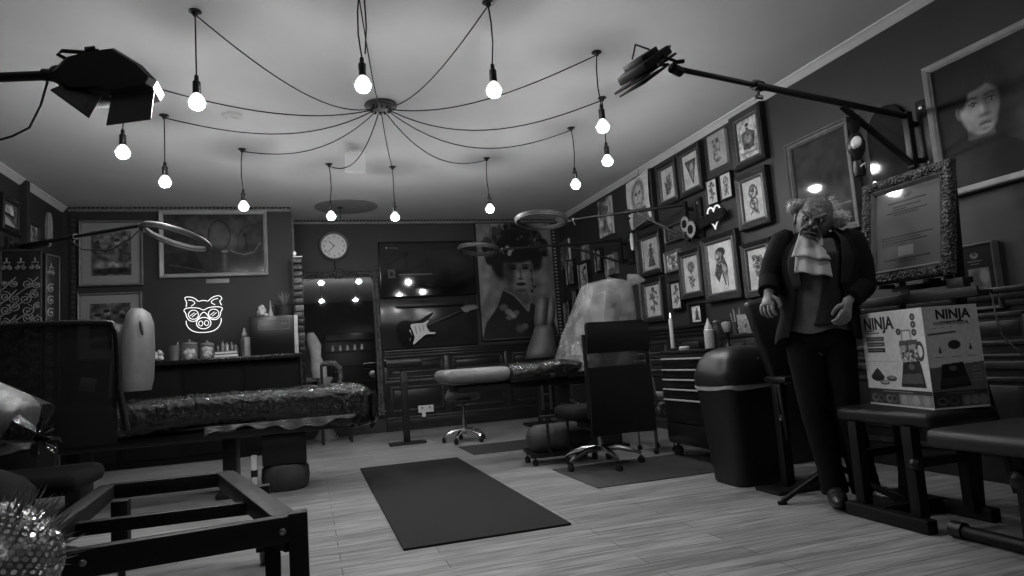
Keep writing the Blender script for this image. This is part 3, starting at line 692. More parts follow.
# small certificate with black mount on right wall
def cert_small(w, h):
    a = Art(w, h, 60, .02, 44); a.ell(.5,.14,.07,.05,.16).ell(.5,.12,.03,.03,.05); a.line([(.3,.23),(.7,.23)], .008, .13); a.line([(.36,.28),(.64,.28)], .006, .1)
    a.poly([(.28,.36),(.86,.36),(.86,.86),(.28,.86)], .14); a.ell(.5,.55,.12,.16,.07,soft=.5); a.ell(.72,.5,.08,.12,.22,soft=.5); a.ell(.6,.78,.14,.07,.05,soft=.5); return a
picture('thin silver-framed black certificate low on the wall, right of the ornate notice', 'R', 3.0, 1.39, .25, .39, .02, cert_small, (FRG,FRG), prof=[(0,-.028),(0,.02),(.006,.024),(.014,.014),(.02,.0)])

# ------------------------------------------------------------------ left wall and partition pictures
def classic(seed): 
    return lambda w, h: flash(w, h, 'people', seed, .15, 90)
MPROF = [(0,-.028),(0,.03),(.006,.034),(.018,.028),(.024,.012),(.026,0)]
picture('upper of two pale-mounted framed group scenes, behind the tilted ring light', 'P', -2.47, 2.832, .655, .77, .026, classic(50), (FRG,FRG), mount=.095, prof=MPROF)
picture('lower of two pale-mounted framed group scenes, partly behind the grey headrest', 'P', -2.485, 1.98, .655, .77, .026, classic(51), (FRG,FRG), mount=.095, prof=MPROF)
def sea(w, h):
    a = Art(w, h, 110, .06, 52); a.grad(.05, .035); a.noise(.4, 5)
    a.ell(.30,.22,.14,.15,.085,soft=.8).ell(.48,.3,.2,.2,.10,soft=.8).ell(.7,.2,.2,.12,.08,soft=.9).ell(.62,.45,.25,.15,.11,soft=1.)
    a.ring(.55,.36,.17,.25,.009,.025,op=.8); a.ring(.87,.45,.2,.28,.009,.03,.3,op=.5)
    a.poly([(0,.66),(1,.62),(1,1),(0,1)], .03, .8); a.ell(.6,.64,.05,.02,.25,soft=.8).ell(.6,.8,.03,.15,.09,soft=1.)
    a.line([(.82,.38),(.83,.64)], .014, .02); a.ell(.81,.36,.03,.03,.02); a.poly([(.66,.62),(.95,.62),(.9,.74),(.76,.75)], .04); a.line([(.66,.62),(.72,.67),(.8,.7),(.9,.66),(.97,.5)], .01, .16)
    a.poly([(.2,.98),(.24,.62),(.29,.6),(.33,.75),(.4,.98)], .018); a.ell(.27,.62,.03,.045,.015); a.line([(.24,.8),(.16,.9)], .025, .018); a.line([(.05,.85),(.4,.97)], .01, .08); a.noise(.25, 14); return a
picture('long framed seascape painting with a dark figure, above the pig sign', 'P', -1.64, 2.955, 1.215, .82, .05, sea, (FRW,FRI), prof=[(0,-.028),(0,.03),(.01,.036),(.03,.026),(.045,.016),(.05,0)], cat='painting', name='framed_painting')
tag(MB().box((-1.01,8.674,2.085),(.26,.014,.055),bev=.003).build('name_plaque', mat('plaque_grey', .28, .4)), 'small blank grey plaque under the framed seascape', 'plaque')
def street(w, h):
    a = Art(w, h, 50, .12, 53); a.poly([(0,.15),(.7,.1),(.75,.5),(0,.48)], .45); a.noise(.6, 6); a.poly([(0,.55),(.8,.9),(.8,1),(0,1)], .4); a.poly([(.1,.45),(.7,.5),(.75,.62),(.05,.55)], .02); return a
picture('thick black-framed photograph on the left wall, nearest the camera', 'L', 6.98, 2.74, .42, .34, .06, street, (FRB,FRB), depth=.03)
picture('smaller thin-framed pale photograph on the left wall beside the dark post', 'L', 7.62, 2.60, .24, .22, .02, lambda w,h: flash(w,h,'abstract',54,.22,36), (FRB,FRB), depth=.02)
# oval wicker plaque
t = thing('oval_wall_plaque', 'pale oval ribbed wall plaque on the left wall near the corner', 'plaque', (-2.64,8.2,2.45))
mb = MB().lathe([(0,.02),(.9,.018),(1,.008),(1.,0)], (-2.645,8.21,2.645), (1,0,0), 32)
mb.v = [(x, 8.21+(y-8.21)*.062*1.4, 2.645+(z-2.645)*.195) for x, y, z in mb.v]
mb.build('oval_plate', mat('wicker_grey', .17, .7, bump=1., bscale=30), t)
mb = MB()
for k in range(9):
    u = -.07+.0175*k; hh = .185*math.sqrt(max(0,1-(u/.088)**2)); mb.tube([(-2.622,8.21+u,2.645-hh),(-2.62,8.21+u,2.645),(-2.622,8.21+u,2.645+hh)], .0045, 5)
mb.build('ribs', mat('wicker_light', .26, .7), t)
# folding screen with scrollwork
t = thing('folding_screen', 'black folding screen with pale scrollwork and leafy border, at left edge', 'screen', (-2.45,7.0,0))
SCR = mat('scroll_pale', .20, .5, var=.1)
def scroll(mb, c, r0, turns, a0, sg, o, U, d=-.022, w=.009):
    pts = []
    for k in range(int(turns*14)+1):
        a = a0+sg*2*PI*k/14; r = r0*(1-k/(turns*14)*.85); pts.append(o+U*(c[0]+r*math.cos(a))+Vector((0,d,c[1]+r*math.sin(a))))
    mb.tube(pts, w, 5); mb.ell(pts[-1], w*1.8, n=8)
def screen_panel(o, U, w, H):
    o, U = Vector(o), Vector(U).normalized()
    c = o+U*w/2+Vector((0,0,H/2))
    rot = Matrix.Rotation(math.atan2(U.y, U.x), 3, 'Z')
    p = MB().box(c, (w, .02, H), rot, .003).build('panel', BLACKP, t)
    fr = MB()
    for x in (.008, w-.008): fr.box(o+U*x+Vector((0,0,H/2)), (.016,.035,H), rot, .004)
    fr.box(o+U*w/2+Vector((0,0,H-.01)), (w,.035,.02), rot, .004).build('panel_frame', mat('screen_frame', .055, .4), t)
    mb = MB(); n_ = max(1, int(w/.11))
    nv = rot @ Vector((0,-1,0))
    for k in range(n_):
        x = w*(k+.5)/n_
        for sg in (1,-1): scroll(mb, (x+sg*.027, H-.17), .024, 1.2, PI/2, sg, o, U, -.02, .005)
        mb.ell(o+U*x+Vector((0,-.02,H-.105)), (.008,.006,.028), n=8).ell(o+U*(x-.018)+Vector((0,-.02,H-.125)), (.014,.006,.008), n=8).ell(o+U*(x+.018)+Vector((0,-.02,H-.125)), (.014,.006,.008), n=8)
    rg = random.Random(3); z = H-.32
    while z > .5:
        for k in range(max(1, int(w/.15))):
            x = w*(k+.5)/max(1, int(w/.15))+rg.uniform(-.01,.01)
            if w > .2:
                for sg in (1,-1): scroll(mb, (x+sg*.036, z+rg.uniform(-.03,.03)), .040+rg.uniform(-.012,.014), 1.6, PI/2+rg.uniform(-1.2,1.2), sg, o, U, -.02, .0058)
                mb.tube([o+U*(x-.12)+Vector((0,-.02,z-.1)), o+U*(x-.03)+Vector((0,-.02,z-.03)), o+U*(x+.05)+Vector((0,-.02,z+.06))], .006, 5)
            else: scroll(mb, (w/2, z), min(.045,w*.36), 1.3, 1, 1, o, U, -.02, .0065)
        z -= .115
    mb.build('scrollwork', SCR, t)
screen_panel((-2.63,7.02,0),(1,0,0),.33,2.21)
screen_panel((-2.29,7.03,0),(.45,1,0),.17,2.17)

# ------------------------------------------------------------------ neon pig with glasses
t = thing('neon_sign', 'white neon outline of a pig face in sunglasses on the dark partition wall', 'neon sign', (-1.19,8.66,1.46))
NEON = mat('neon_white', .5, .4, emis=.75, var=0)
def N3(u, v): return (-1.387+.425*(u-138)/(492-138), 8.645, 1.905-.44*(v-118)/(440-118))
def neon(name, pts, closed=False, r=.0058, sm=True):
    P = [Vector(N3(*p)) for p in pts]
    if sm and len(P) > 2:
        Q = []; n = len(P); R = range(n if closed else n-1)
        for i in R:
            p0 = P[(i-1)%n] if (closed or i>0) else P[i]; p1 = P[i]; p2 = P[(i+1)%n]; p3 = P[(i+2)%n] if (closed or i+2<n) else p2
            for k in range(4):
                s_ = k/4; Q.append(.5*((2*p1)+(p2-p0)*s_+(2*p0-5*p1+4*p2-p3)*s_*s_+(3*p1-p0-3*p2+p3)*s_**3))
        if not closed: Q.append(P[-1])
        P = Q
    MB().tube(P, r, 6, closed).build(name, NEON, t)
def el(cx, cy, rx, ry, n=14): return [(cx+rx*math.cos(2*PI*k/n), cy+ry*math.sin(2*PI*k/n)) for k in range(n)]
neon('ear_tube', [(160,210),(165,170),(150,130),(185,122),(235,135),(272,165)])
neon('ear_tube', [(180,150),(215,155),(240,178),(205,205)], r=.005)
neon('ear_tube', [(362,165),(400,135),(450,120),(480,130),(488,150),(470,170),(485,205)])
neon('ear_tube', [(455,145),(410,155),(390,178),(425,200)], r=.005)
neon('brow_tube', [(275,165),(318,158),(358,165)])
neon('glasses_tube', [(140,240),(160,222),(220,218),(275,225),(318,242),(360,225),(420,218),(470,222),(492,235),(478,262),(468,300),(440,328),(400,330),(368,312),(345,278),(318,262),(292,280),(270,312),(235,338),(190,330),(165,300),(155,265)], True)
neon('lens_tube', el(225,280,45,40), True, .005); neon('lens_tube', el(410,278,48,40), True, .005)
for x in (225,408):
    neon('glint_tube', [(x-30,290),(x+10,262)], r=.0045, sm=False); neon('glint_tube', [(x-12,300),(x+30,268)], r=.0045, sm=False)
neon('snout_tube', el(317,358,66,50,18), True); neon('nostril_tube', el(290,360,19,22,10), True, .005); neon('nostril_tube', el(343,358,19,22,10), True, .005)
neon('jaw_tube', [(158,330),(162,365),(190,405),(240,432),(318,440),(395,432),(445,405),(475,360),(478,320)])
MB().tube([N3(300,440),N3(300,470),N3(215,520),N3(180,545)], .003, 5).build('cable', CORD, t)

# ------------------------------------------------------------------ counter and its things
t = thing('counter', 'long dark counter against the partition wall', 'counter', (-1.35,8.4,0))
MB().box((-1.35,8.40,1.115),(2.58,.54,.05),bev=.006).build('counter_top', mat('counter_top', .014, .22), t)
MB().box((-1.35,8.44,.545),(2.5,.42,1.09),bev=.004).build('front_panel', mat('counter_front', .009, .8, spec=.15), t)
for k in range(4): MB().box((-2.3+.63*k,8.225,.55),(.58,.014,.95),bev=.004).build('door', mat('counter_door', .010, .8, spec=.15), t)
Zc = 1.141; GC = 'things on the counter'
def jar(x, y, r, h, lab):
    t = thing('glass_jar', lab, 'jar', (x,y,Zc), GC)
    MB().lathe([(0,0),(r*.95,0),(r,.01),(r,h*.78),(r*.85,h*.84),(r*.85,h*.86)], (x,y,Zc), n=24).build('jar_body', mat('jar_glass', .8, .06, alpha=.18, var=0), t)
    MB().lathe([(r*.95,0),(r*.95,.02),(r*.5,.03),(r*.16,.035),(r*.2,.05),(r*.1,.06),(0,.06)], (x,y,Zc+h*.86), n=24).build('lid', mat('jar_lid', .28, .25), t)
    mb = MB(); rg = random.Random(int(x*100))
    for k in range(16): mb.ell((x+rg.uniform(-.5,.5)*r, y+rg.uniform(-.5,.5)*r, Zc+.03+rg.random()*h*.5), (.032,.028,.024), (rg.random()*3,rg.random()*3,0), 8)
    tag(mb.build('cotton_filling', PAPER, t), kind='stuff')
jar(-1.285,8.33,.088,.20,'larger lidded glass jar of white cotton, under the pig sign')
jar(-1.10,8.34,.078,.18,'smaller lidded glass jar of white cotton, right of the larger jar')
t = thing('grey_cup', 'plain grey flared cup left of the glass jars on the counter', 'cup', (-1.44,8.32,Zc), GC)
MB().lathe([(0,0),(.05,0),(.062,.17),(.058,.172),(.05,.02),(0,.02)], (-1.44,8.32,Zc), n=20).build('cup_body', mat('cup_grey', .16, .5), t)
MB().tube([(-1.43,8.32,Zc+.04),(-1.40,8.32,Zc+.21)], .006, 6).build('stick', WHITE, t)
t = thing('crumpled_tissue', 'crumpled white tissue at the left end of the counter', 'tissue', (-1.60,8.32,Zc), GC)
mb = MB()
for k in range(7): mb.ell((-1.60+.03*math.sin(k*2.2), 8.32+.02*math.cos(k*1.7), Zc+.03+.012*k), (.035,.028,.022), (k,k*.7,0), 9)
mb.build('tissue_sheet', PAPER, t, ang=60)
tag(MB().lathe([(0,0),(.04,0),(.045,.06),(.02,.08),(0,.08)], (-1.68,8.34,Zc), n=16).build('small_pot', mat('cup_grey', .16, .5)), 'tiny grey pot at the far left end of the counter', 'pot', GC)
bk = [('lower dark book of the two stacked under the small bottles',.0,.038,.27,.2,.05),('upper pale-edged book of the two stacked under small bottles',.039,.032,.25,.18,.16)]
for lab, z, h, w, d, g in bk:
    t = thing('book', lab, 'book', (-.89,8.33,Zc+z), GC)
    MB().box((-.89,8.33,Zc+z+h/2),(w,d,h),bev=.003).build('cover', mat('book_cover%d' % int(g*100), g, .5), t)
    MB().box((-.89,8.325,Zc+z+h/2),(w-.02,d,h-.012)).build('pages', PAPER, t)
zz = Zc+.073
for i, (dx, r, h, g) in enumerate(((-.095,.02,.1,.1),(-.045,.022,.15,.2),(.0,.024,.12,.3),(.05,.022,.13,.14),(.095,.026,.09,.22))):
    lab = ['dark squat small bottle, leftmost on the book stack','tall-necked small bottle, second from left on the book stack','pale small bottle in the middle of the book stack','grey small bottle, second from right on the book stack','stout small jar bottle, rightmost on the book stack'][i]
    t = thing('small_bottle', lab, 'bottle', (-.89+dx,8.33,zz), 'small bottles on the stacked books')
    MB().lathe([(0,0),(r,0),(r,h*.55),(r*.45,h*.7),(r*.4,h*.85),(0,h*.85)], (-.89+dx,8.33,zz), n=14).build('bottle_body', mat('bottle_g%d' % i, g, .2), t)
    MB().lathe([(r*.5,0),(r*.5,h*.2),(0,h*.2)], (-.89+dx,8.33,zz+h*.83), n=12).build('cap', BLACKP, t)
t = thing('squeeze_bottle', 'ridged squeeze bottle with a pointed cap left of the black cabinet', 'bottle', (-.70,8.36,Zc), GC)
MB().lathe([(0,0),(.05,0),(.052,.05),(.044,.09),(.05,.14),(.046,.2),(.03,.235),(.022,.25)], (-.70,8.36,Zc), n=18).build('bottle_body', mat('ridge_grey', .16, .4, bump=.6, bscale=40), t)
MB().lathe([(.028,0),(.03,.02),(.016,.05),(.012,.085),(0,.09)], (-.70,8.36,Zc+.245), n=14).build('cap', WHITE, t)
tag(MB().box((-.655,8.26,Zc+.11),(.07,.05,.22),bev=.005).build('white_carton', mat('carton_grey', .35, .6)), 'narrow upright pale carton against the black cabinet', 'carton', GC)
t = thing('black_cabinet', 'square black countertop cabinet with thin outlined label panel', 'cabinet', (-.36,8.36,Zc))
MB().box((-.385,8.36,Zc+.225),(.48,.34,.45),bev=.008).build('cabinet_body', mat('cab_black', .012, .3), t)
lb = MB()
for (x0,z0,x1,z1) in ((-.53,.40,-.19,.40),(-.53,.29,-.19,.29),(-.53,.29,-.53,.40),(-.19,.29,-.19,.40)): lb.bar((x0,8.187,Zc+z0),(x1,8.187,Zc+z1),.004,.004)
lb.bar((-.50,8.187,Zc+.345),(-.42,8.187,Zc+.345),.004,.003).ell((-.27,8.187,Zc+.35),(.012,.002,.01),n=8).ell((-.235,8.187,Zc+.35),(.01,.002,.01),n=8)
lb.build('label_outline', mat('label_grey', .2, .4), t)
MB().box((-.118,8.26,Zc+.225),(.045,.14,.45),bev=.004).build('white_side_strip', mat('strip_white', .4, .5), t)
mb = MB()
for k in range(5): mb.ell((-.30+.035*k-.13, 8.2, Zc-.0+.012), (.02,.012,.01), n=8)
tp = Zc+.451
t = thing('white_flower_ornament', 'white crumpled flower ornament on top of the black cabinet', 'ornament', (-.50,8.33,tp))
mb = MB()
for k in range(12):
    a = k*2.4; mb.ell((-.50+.045*math.cos(a)*(1-k/16), 8.33+.035*math.sin(a), tp+.025+.009*k), (.03,.03,.022), (a,a*.5,0), 8)
mb.build('petals', PAPER, t, ang=60)
tag(MB().lathe([(0,0),(.032,0),(.03,.02),(.012,.10),(.006,.19),(0,.195)], (-.40,8.33,tp), n=16).build('white_cone', mat('cone_grey', .4, .5)), 'slender white cone ornament beside the spiky plant', 'ornament')
t = thing('spiky_plant', 'spiky-leaved plant in a dark pot on top of the black cabinet', 'plant', (-.255,8.36,tp))
MB().lathe([(0,0),(.085,0),(.105,.12),(.098,.122),(.09,.1),(0,.1)], (-.255,8.36,tp), n=20).build('pot', DARKG, t)
rg = random.Random(5); mb = MB()
for k in range(70):
    a = rg.random()*2*PI; el_ = rg.uniform(.15,1.35); L = rg.uniform(.14,.25); b = Vector((-.255,8.36,tp+.10))
    d = Vector((math.cos(a)*math.cos(el_), math.sin(a)*math.cos(el_)*.6, math.sin(el_))); w = Vector((-math.sin(a), math.cos(a), 0))*.006
    m_ = b+d*L*.55+Vector((0,0,.01)); e = b+d*L
    mb.add([b-w, b+w, m_+w, m_-w, e], [(0,1,2,3),(3,2,4)])
tag(mb.build('leaves', mat('leaf_grey', .22, .5), t, flat=True), kind='stuff')
# narrow tower of boxes
t = thing('tower_rack', 'narrow tower of small stacked boxes between the black cabinet and the mirror', 'rack', (-.1,8.62,1.141))
for k in range(14):
    z = 1.141+.085*k; rg2 = random.Random(k)
    MB().box((-.075+rg2.uniform(-.008,.008),8.50,z+.04),(.10,.12,.076),bev=.004,mi=0).build('small_box', mat('towerbox%d' % (k%4), (.015,.05,.11,.03)[k%4], .35, var=.6, scale=30), t)
MB().bar((-.135,8.50,1.141),(-.135,8.50,2.36),.012,.1).build('side_panel', BLACK, t)
t = thing('wall_sconce', 'tiny white two-lobed sconce on the partition edge above the tower', 'lamp', (-.12,8.9,2.35))
MB().ell((-.11,8.75,2.42),(.022,.022,.03)).ell((-.11,8.75,2.33),(.022,.022,.035)).bar((-.13,8.75,2.375),(-.02,8.72,2.375),.014,.014).build('sconce_body', mat('sconce_white', .75, .4, emis=.3, var=0), t)
# ------------------------------------------------------------------ back wall
t = thing('wall_clock', 'round white wall clock with dark rim on the back wall', 'clock', (.41,9.44,2.43))
MB().lathe([(.205,0),(.21,.03),(.195,.05),(.178,.045),(.172,.03)], (.41,9.45,2.63), (0,-1,0), 40).build('rim', mat('clock_rim', .12, .35), t)
MB().lathe([(.176,.03),(0,.031)], (.41,9.45,2.63), (0,-1,0), 40).build('dial', mat('clock_dial', .7, .5, var=0), t)
nm = MB()
for k in range(12):
    a = 2*PI*k/12; s_ = str(12 if k == 0 else k)
    text_mb(s_, .045, (.41+.135*math.sin(a), 9.416, 2.63+.135*math.cos(a)-.016), (1,0,0), (0,0,1), .0006, 0, nm, 'CENTER')
nm.build('numerals', BLACK, t, flat=True)
MB().bar((.41,9.41,2.63),(.34,9.41,2.70),.009,.003,up=(0,1,0)).bar((.41,9.412,2.63),(.315,9.412,2.535),.007,.003,up=(0,1,0)).ell((.41,9.41,2.63),(.01,.004,.01),n=10).build('hand', BLACK, t)
# ornate mirror
t = thing('ornate_mirror', 'tall mirror in an ornate worn frame on the back wall below the clock', 'mirror', (.45,9.4,.24))
mo = Vector((-.11,9.435,2.26)); mw, mh, fw = 1.11, 2.02, .085
FRM = mat('mirror_gilt', .11, .38, .25, var=.6, scale=25, bump=.9, bscale=60, btype='VORONOI')
MB().frame(mo, (1,0,0), (0,-1,0), mw, mh, [(0,0),(0,.03),(.015,.05),(.04,.055),(.06,.035),(.075,.04),(fw,.02),(fw,.0)]).build('frame', FRM, t)
mb = MB()
for cx, cz in ((mo.x+.05,mo.z-.05),(mo.x+mw-.05,mo.z-.05),(mo.x+mw-.05,mo.z-mh+.05),(mo.x+mw/2,mo.z-.03)):
    mb = MB()
    for k in range(6):
        a = k*PI/3; mb.ell((cx+.045*math.cos(a),9.375,cz+.04*math.sin(a)),(.03,.015,.022),(0,-a,0),8)
    mb.ell((cx,9.37,cz),(.03,.02,.03),n=10); mb.build('carved_ornament', FRM, t)
MB().box((mo.x+mw/2,9.43,mo.z-mh/2),(mw-.1,.012,mh-.1)).build('glass', mat('mirror_glass', .75, .015, 1., var=0), t, flat=True)
MB().tube([(.41,9.42,2.43),(.412,9.42,2.27)], .006, 6).build('hanging_cord', CORD, t)
# dark wall screen
t = thing('wall_screen', 'large dark flat wall screen showing faint small text, beside the portrait poster', 'screen', (1.72,9.44,1.87))
MB().box((1.715,9.425,2.27),(1.40,.05,.81),bev=.008).build('bezel', mat('bezel', .01, .25), t)
def scr(w, h):
    a = Art(w, h, 90, .016, 60); a.ell(.5,.4,.12,.22,.008,soft=.3).ell(.68,.62,.1,.15,.008,soft=.3).ell(.75,.85,.3,.15,.008,soft=.4)
    a.ell(.07,.09,.02,.02,.22,soft=.4); a.line([(.1,.09),(.19,.095)], .008, .11); a.poly([(.07,.5),(.15,.5),(.15,.66),(.07,.66)], .10); a.ell(.11,.58,.03,.04,.02)
    for k in range(9): a.line([(.19+.04*k,.60),(.215+.04*k,.60)], .012, .16)
    return a
scr(1.36,.77).build('screen_panel', (1.035,9.398,2.655), (1,0,0), (0,-1,0), t, art_mat('screen_glass', .06, .6))
t = thing('wall_board', 'dark glossy wall panel beneath the screen, behind the guitar', 'panel', (1.7,9.44,1.14))
MB().box((1.70,9.43,1.495),(1.40,.04,.71),bev=.006).build('board', mat('board_grey', .028, .2, var=.15, scale=4), t)
MB().box((1.72,9.39,1.745),(1.0,.05,.06),bev=.008).build('shelf_bar', BLACKP, t)
# electric guitar, drawn in pixel-measured outline of the wall plane
t = thing('electric_guitar', 'black electric guitar with white pickguard hung slanting on the back wall', 'guitar', (1.5,9.40,1.2))
def G(u, v): return (1.02+1.41*(u)/790., 1.855-.72*(v-50)/440.)
def smooth(P, k=5):
    Q = []; n = len(P)
    for i in range(n):
        p0, p1, p2, p3 = [Vector((*P[(i+d)%n],0)) for d in (-1,0,1,2)]
        for j in range(k):
            s_ = j/k; q = .5*((2*p1)+(p2-p0)*s_+(2*p0-5*p1+4*p2-p3)*s_*s_+(3*p1-p0-3*p2+p3)*s_**3); Q.append((q.x,q.y))
    return Q
ob = [(395,190),(405,200),(375,235),(345,262),(340,290),(360,330),(385,360),(412,362),(425,372),(400,388),(340,390),(290,425),(245,460),(190,478),(145,445),(115,380),(105,310),(130,265),(180,245),(240,258),(300,245),(350,212)]
def wallpoly(P, y, d): return MB().prism([G(*p) for p in P], -d, (0,y,0), (1,0,0), (0,0,1)) 
def poly_at(P, y0, y1):
    mb = MB(); N = len(P); Q = [G(*p) for p in P]
    A2 = sum(Q[i][0]*Q[(i+1)%N][1]-Q[(i+1)%N][0]*Q[i][1] for i in range(N))
    if A2 < 0: Q.reverse()
    mb.add([(x,y1,z) for x,z in Q]+[(x,y0,z) for x,z in Q], [tuple(range(N)), tuple(range(2*N-1,N-1,-1))]+[((i+1)%N,i,N+i,N+(i+1)%N) for i in range(N)]); return mb
poly_at(smooth(ob), 9.408, 9.365).build('body', mat('guitar_black', .010, .15, var=0, coat=.5), t, ang=50)
poly_at(smooth([(218,290),(255,278),(320,275),(358,255),(362,268),(345,290),(350,320),(370,355),(412,362),(405,378),(340,378),(290,415),(240,455),(232,445),(245,400),(235,350)]), 9.366, 9.358).build('pickguard', mat('pickguard', .55, .35, var=.05), t, ang=50)
def gbar(a, b, w, h, y, mb=None):
    (x0,z0),(x1,z1) = G(*a), G(*b); return (mb or MB()).bar((x0,y,z0),(x1,y,z1),w,h,up=(0,1,0),bev=.004)
nk = gbar((345,300),(650,180),.02,.05,9.37); nk.build('neck', mat('guitar_neck', .05, .4), t)
poly_at(smooth([(640,170),(650,152),(772,148),(770,172),(715,185),(690,200),(650,190)],3), 9.385, 9.365).build('headstock', mat('headstock', .20, .4), t)
pk = MB()
for a, b in (((255,300),(262,365)),((285,293),(295,350)),((312,287),(322,338))): gbar(a, b, .012, .022, 9.354, pk)
pk.build('pickup', mat('pickup_grey', .35, .35), t)
gbar((210,330),(225,385),.014,.05,9.358).build('bridge', STEEL, t)
kb = MB()
for u, v in ((265,385),(262,405),(255,425)): kb.lathe([(.013,0),(.012,.012),(0,.012)], (G(u,v)[0],9.358,G(u,v)[1]), (0,-1,0), 10)
kb.build('knob', WHITE, t); gbar((212,405),(205,440),.008,.03,9.362).build('jack_plate', CHROME, t)
pg = MB()
for k in range(6): pg.lathe([(.008,0),(.008,.012),(0,.012)], (*[G(665+18*k,150)[0]],9.376,G(665+18*k,150)[1]+.01), (0,0,1), 8)
pg.build('tuning_peg', STEEL, t)
# tall portrait poster: woman with dark flower-filled hair and patterned robe (generic design)
def poster(w, h):
    a = Art(w, h, 170, .20, 61); a.noise(.35, 9); a.poly([(0,.0),(.18,0),(.13,.55),(0,.75)], .26, .7); a.noise(.2, 18)
    rg = random.Random(9)
    for k in range(260):
        an = rg.random()*2*PI; r = rg.random()**.5*1.2; x = .5+.34*r*math.cos(an); y = .23+.19*r*math.sin(an)
        a.ell(x, y, rg.uniform(.012,.042), rg.uniform(.012,.04), rg.choice((.012,.012,.016,.03,.06)), soft=.6)
    a.ell(.47,.27,.2,.2,.012,soft=.3); a.ell(.3,.36,.08,.13,.012,soft=.4).ell(.72,.32,.09,.12,.014,soft=.5)
    a.poly([(.40,.5),(.60,.5),(.66,.72),(.34,.66)], .10)
    a.poly([(.0,1),(.06,.86),(.22,.72),(.32,.56),(.45,.62),(.62,.75),(.66,.7),(.76,.74),(.95,.85),(1,1)], .022)
    a.ell(.53,.42,.13,.185,.15,soft=.2); a.ell(.56,.44,.08,.14,.26,soft=.9).ell(.40,.43,.05,.12,.06,soft=.8)
    a.ell(.5,.28,.19,.075,.012,soft=.4)
    for x in (.455,.62): a.ell(x,.395,.035,.014,.02,soft=.4).ell(x,.37,.045,.008,.03,soft=.4); a.mul(x,.395,.06,.03,.6,1.2)
    a.line([(.545,.40),(.555,.475),(.53,.485)], .005, .05); a.ell(.55,.49,.025,.01,.07,soft=.8)
    a.ell(.55,.535,.045,.016,.025,soft=.4).ell(.55,.53,.04,.004,.01); a.ell(.545,.59,.05,.018,.09,soft=.8)
    a.line([(.30,.57),(.45,.63),(.62,.77),(.645,.70)], .007, .20)
    for x, y, r, g in ((.3,.73,.035,.13),(.36,.77,.03,.22),(.41,.8,.035,.28),(.36,.82,.025,.16),(.46,.78,.025,.14),(.5,.92,.04,.1),(.56,.9,.03,.13)): a.ell(x,y,r,r*.8,g,soft=.6)
    for x, y, g in ((.40,.21,.3),(.43,.25,.45),(.46,.23,.3),(.42,.27,.35),(.6,.12,.08),(.3,.12,.06),(.55,.14,.07),(.7,.2,.05)): a.ell(x,y,.016,.014,g,soft=.7)
    for x, y0 in ((.695,.42),(.70,.5),(.73,.56),(.68,.6)): a.ell(x,y0,.01,.012,.015)
    a.line([(.695,.36),(.70,.62)], .003, .02); a.noise(.15, 24); return a
picture('tall portrait poster of a woman with flower-filled dark hair and robe', 'B', 2.45, 2.945, 1.22, 1.77, .012, poster, (FRB,FRB), prof=[(0,-.028),(0,.02),(.012,.02),(.012,0)], name='portrait_poster', cat='poster', glaze=ARTM)
# power socket
t = thing('power_socket', 'white double power socket with a plug, low on the back wall panelling', 'socket', (1.57,9.41,.22))
MB().box((1.57,9.405,.275),(.22,.02,.10),bev=.006).build('socket_plate', WHITE, t)
for x in (1.515,1.625): MB().box((x,9.392,.295),(.03,.012,.03)).build('switch', mat('switch_grey', .3, .4), t)
MB().box((1.53,9.38,.2),(.055,.045,.07),bev=.01).build('plug', WHITE, t)
# ------------------------------------------------------------------ things on the far floor
t = thing('floor_mat', 'long dark rubber floor mat lying in the middle of the room', 'mat', (.87,4.85,0))
MB().box((.87,4.85,.006),(.90,2.86,.012),bev=.004).build('mat_body', mat('rubber_mat', .022, .75, var=.15, scale=200, bump=.3, bscale=500, spec=.3), t)
def thin_mat(lab, x0, x1, y0, y1): tag(MB().box(((x0+x1)/2,(y0+y1)/2,.003),(x1-x0,y1-y0,.006),bev=.002).build('chair_mat', mat('chair_mat_grey', .055, .5, var=.1)), lab, 'mat', 'grey chair mats')
thin_mat('grey chair mat on the floor beneath the saddle stool', 1.5, 2.7, 6.35, 7.05)
thin_mat('grey chair mat under the tall-backed task chair', 1.83, 3.0, 4.2, 5.08)
tag(MB().box((-.50,3.1,.003),(.8,1.1,.006),bev=.002).build('chair_mat', mat('chair_mat_grey2', .16, .5, var=.1)), 'pale grey mat on floor beneath the black bed frame', 'mat')
# arm-rest stand
t = thing('arm_rest_stand', 'black T-shaped arm rest stand with flat base below the guitar', 'stand', (1.07,7.82,0))
MB().box((1.07,7.82,.012),(.42,.20,.024),bev=.006).build('base_plate', BLACK, t)
MB().bar((1.07,7.85,.02),(1.07,7.85,.86),.075,.05,bev=.006).build('post', BLACK, t)
MB().box((1.07,7.85,.935),(.44,.2,.10),bev=.04).build('arm_cushion', VINYL, t)
MB().box((1.07,7.85,.87),(.16,.1,.03),bev=.004).tube([(1.07,7.79,.7),(1.07,7.76,.7)],.02,10).build('bracket', BLACK, t)
def castor(mb, p, r=.03):
    x, y = p; mb.lathe([(r*.6,-.016),(r,-.012),(r,.012),(r*.6,.016)], (x,y,r), (1,.3,0), 14); mb.bar((x,y,r),(x,y,r*2.3),.016,.016)
def star_base(t, c, R, z0=.085, metal=CHROME, rot=0.):
    for k in range(5):
        a = rot+2*PI*k/5; d = Vector((math.cos(a), math.sin(a), 0)); o = Vector((c[0],c[1],0))
        l = MB().tube([o+Vector((0,0,z0+.05)), o+d*R*.45+Vector((0,0,z0+.045)), o+d*R*.85+Vector((0,0,z0+.01)), o+d*R+Vector((0,0,z0-.015))], [.026,.022,.017,.014], 8).build('base_leg', metal, t)
        mb = MB(); castor(mb, (c[0]+d.x*R, c[1]+d.y*R)); mb.build('castor', BLACKP, l)
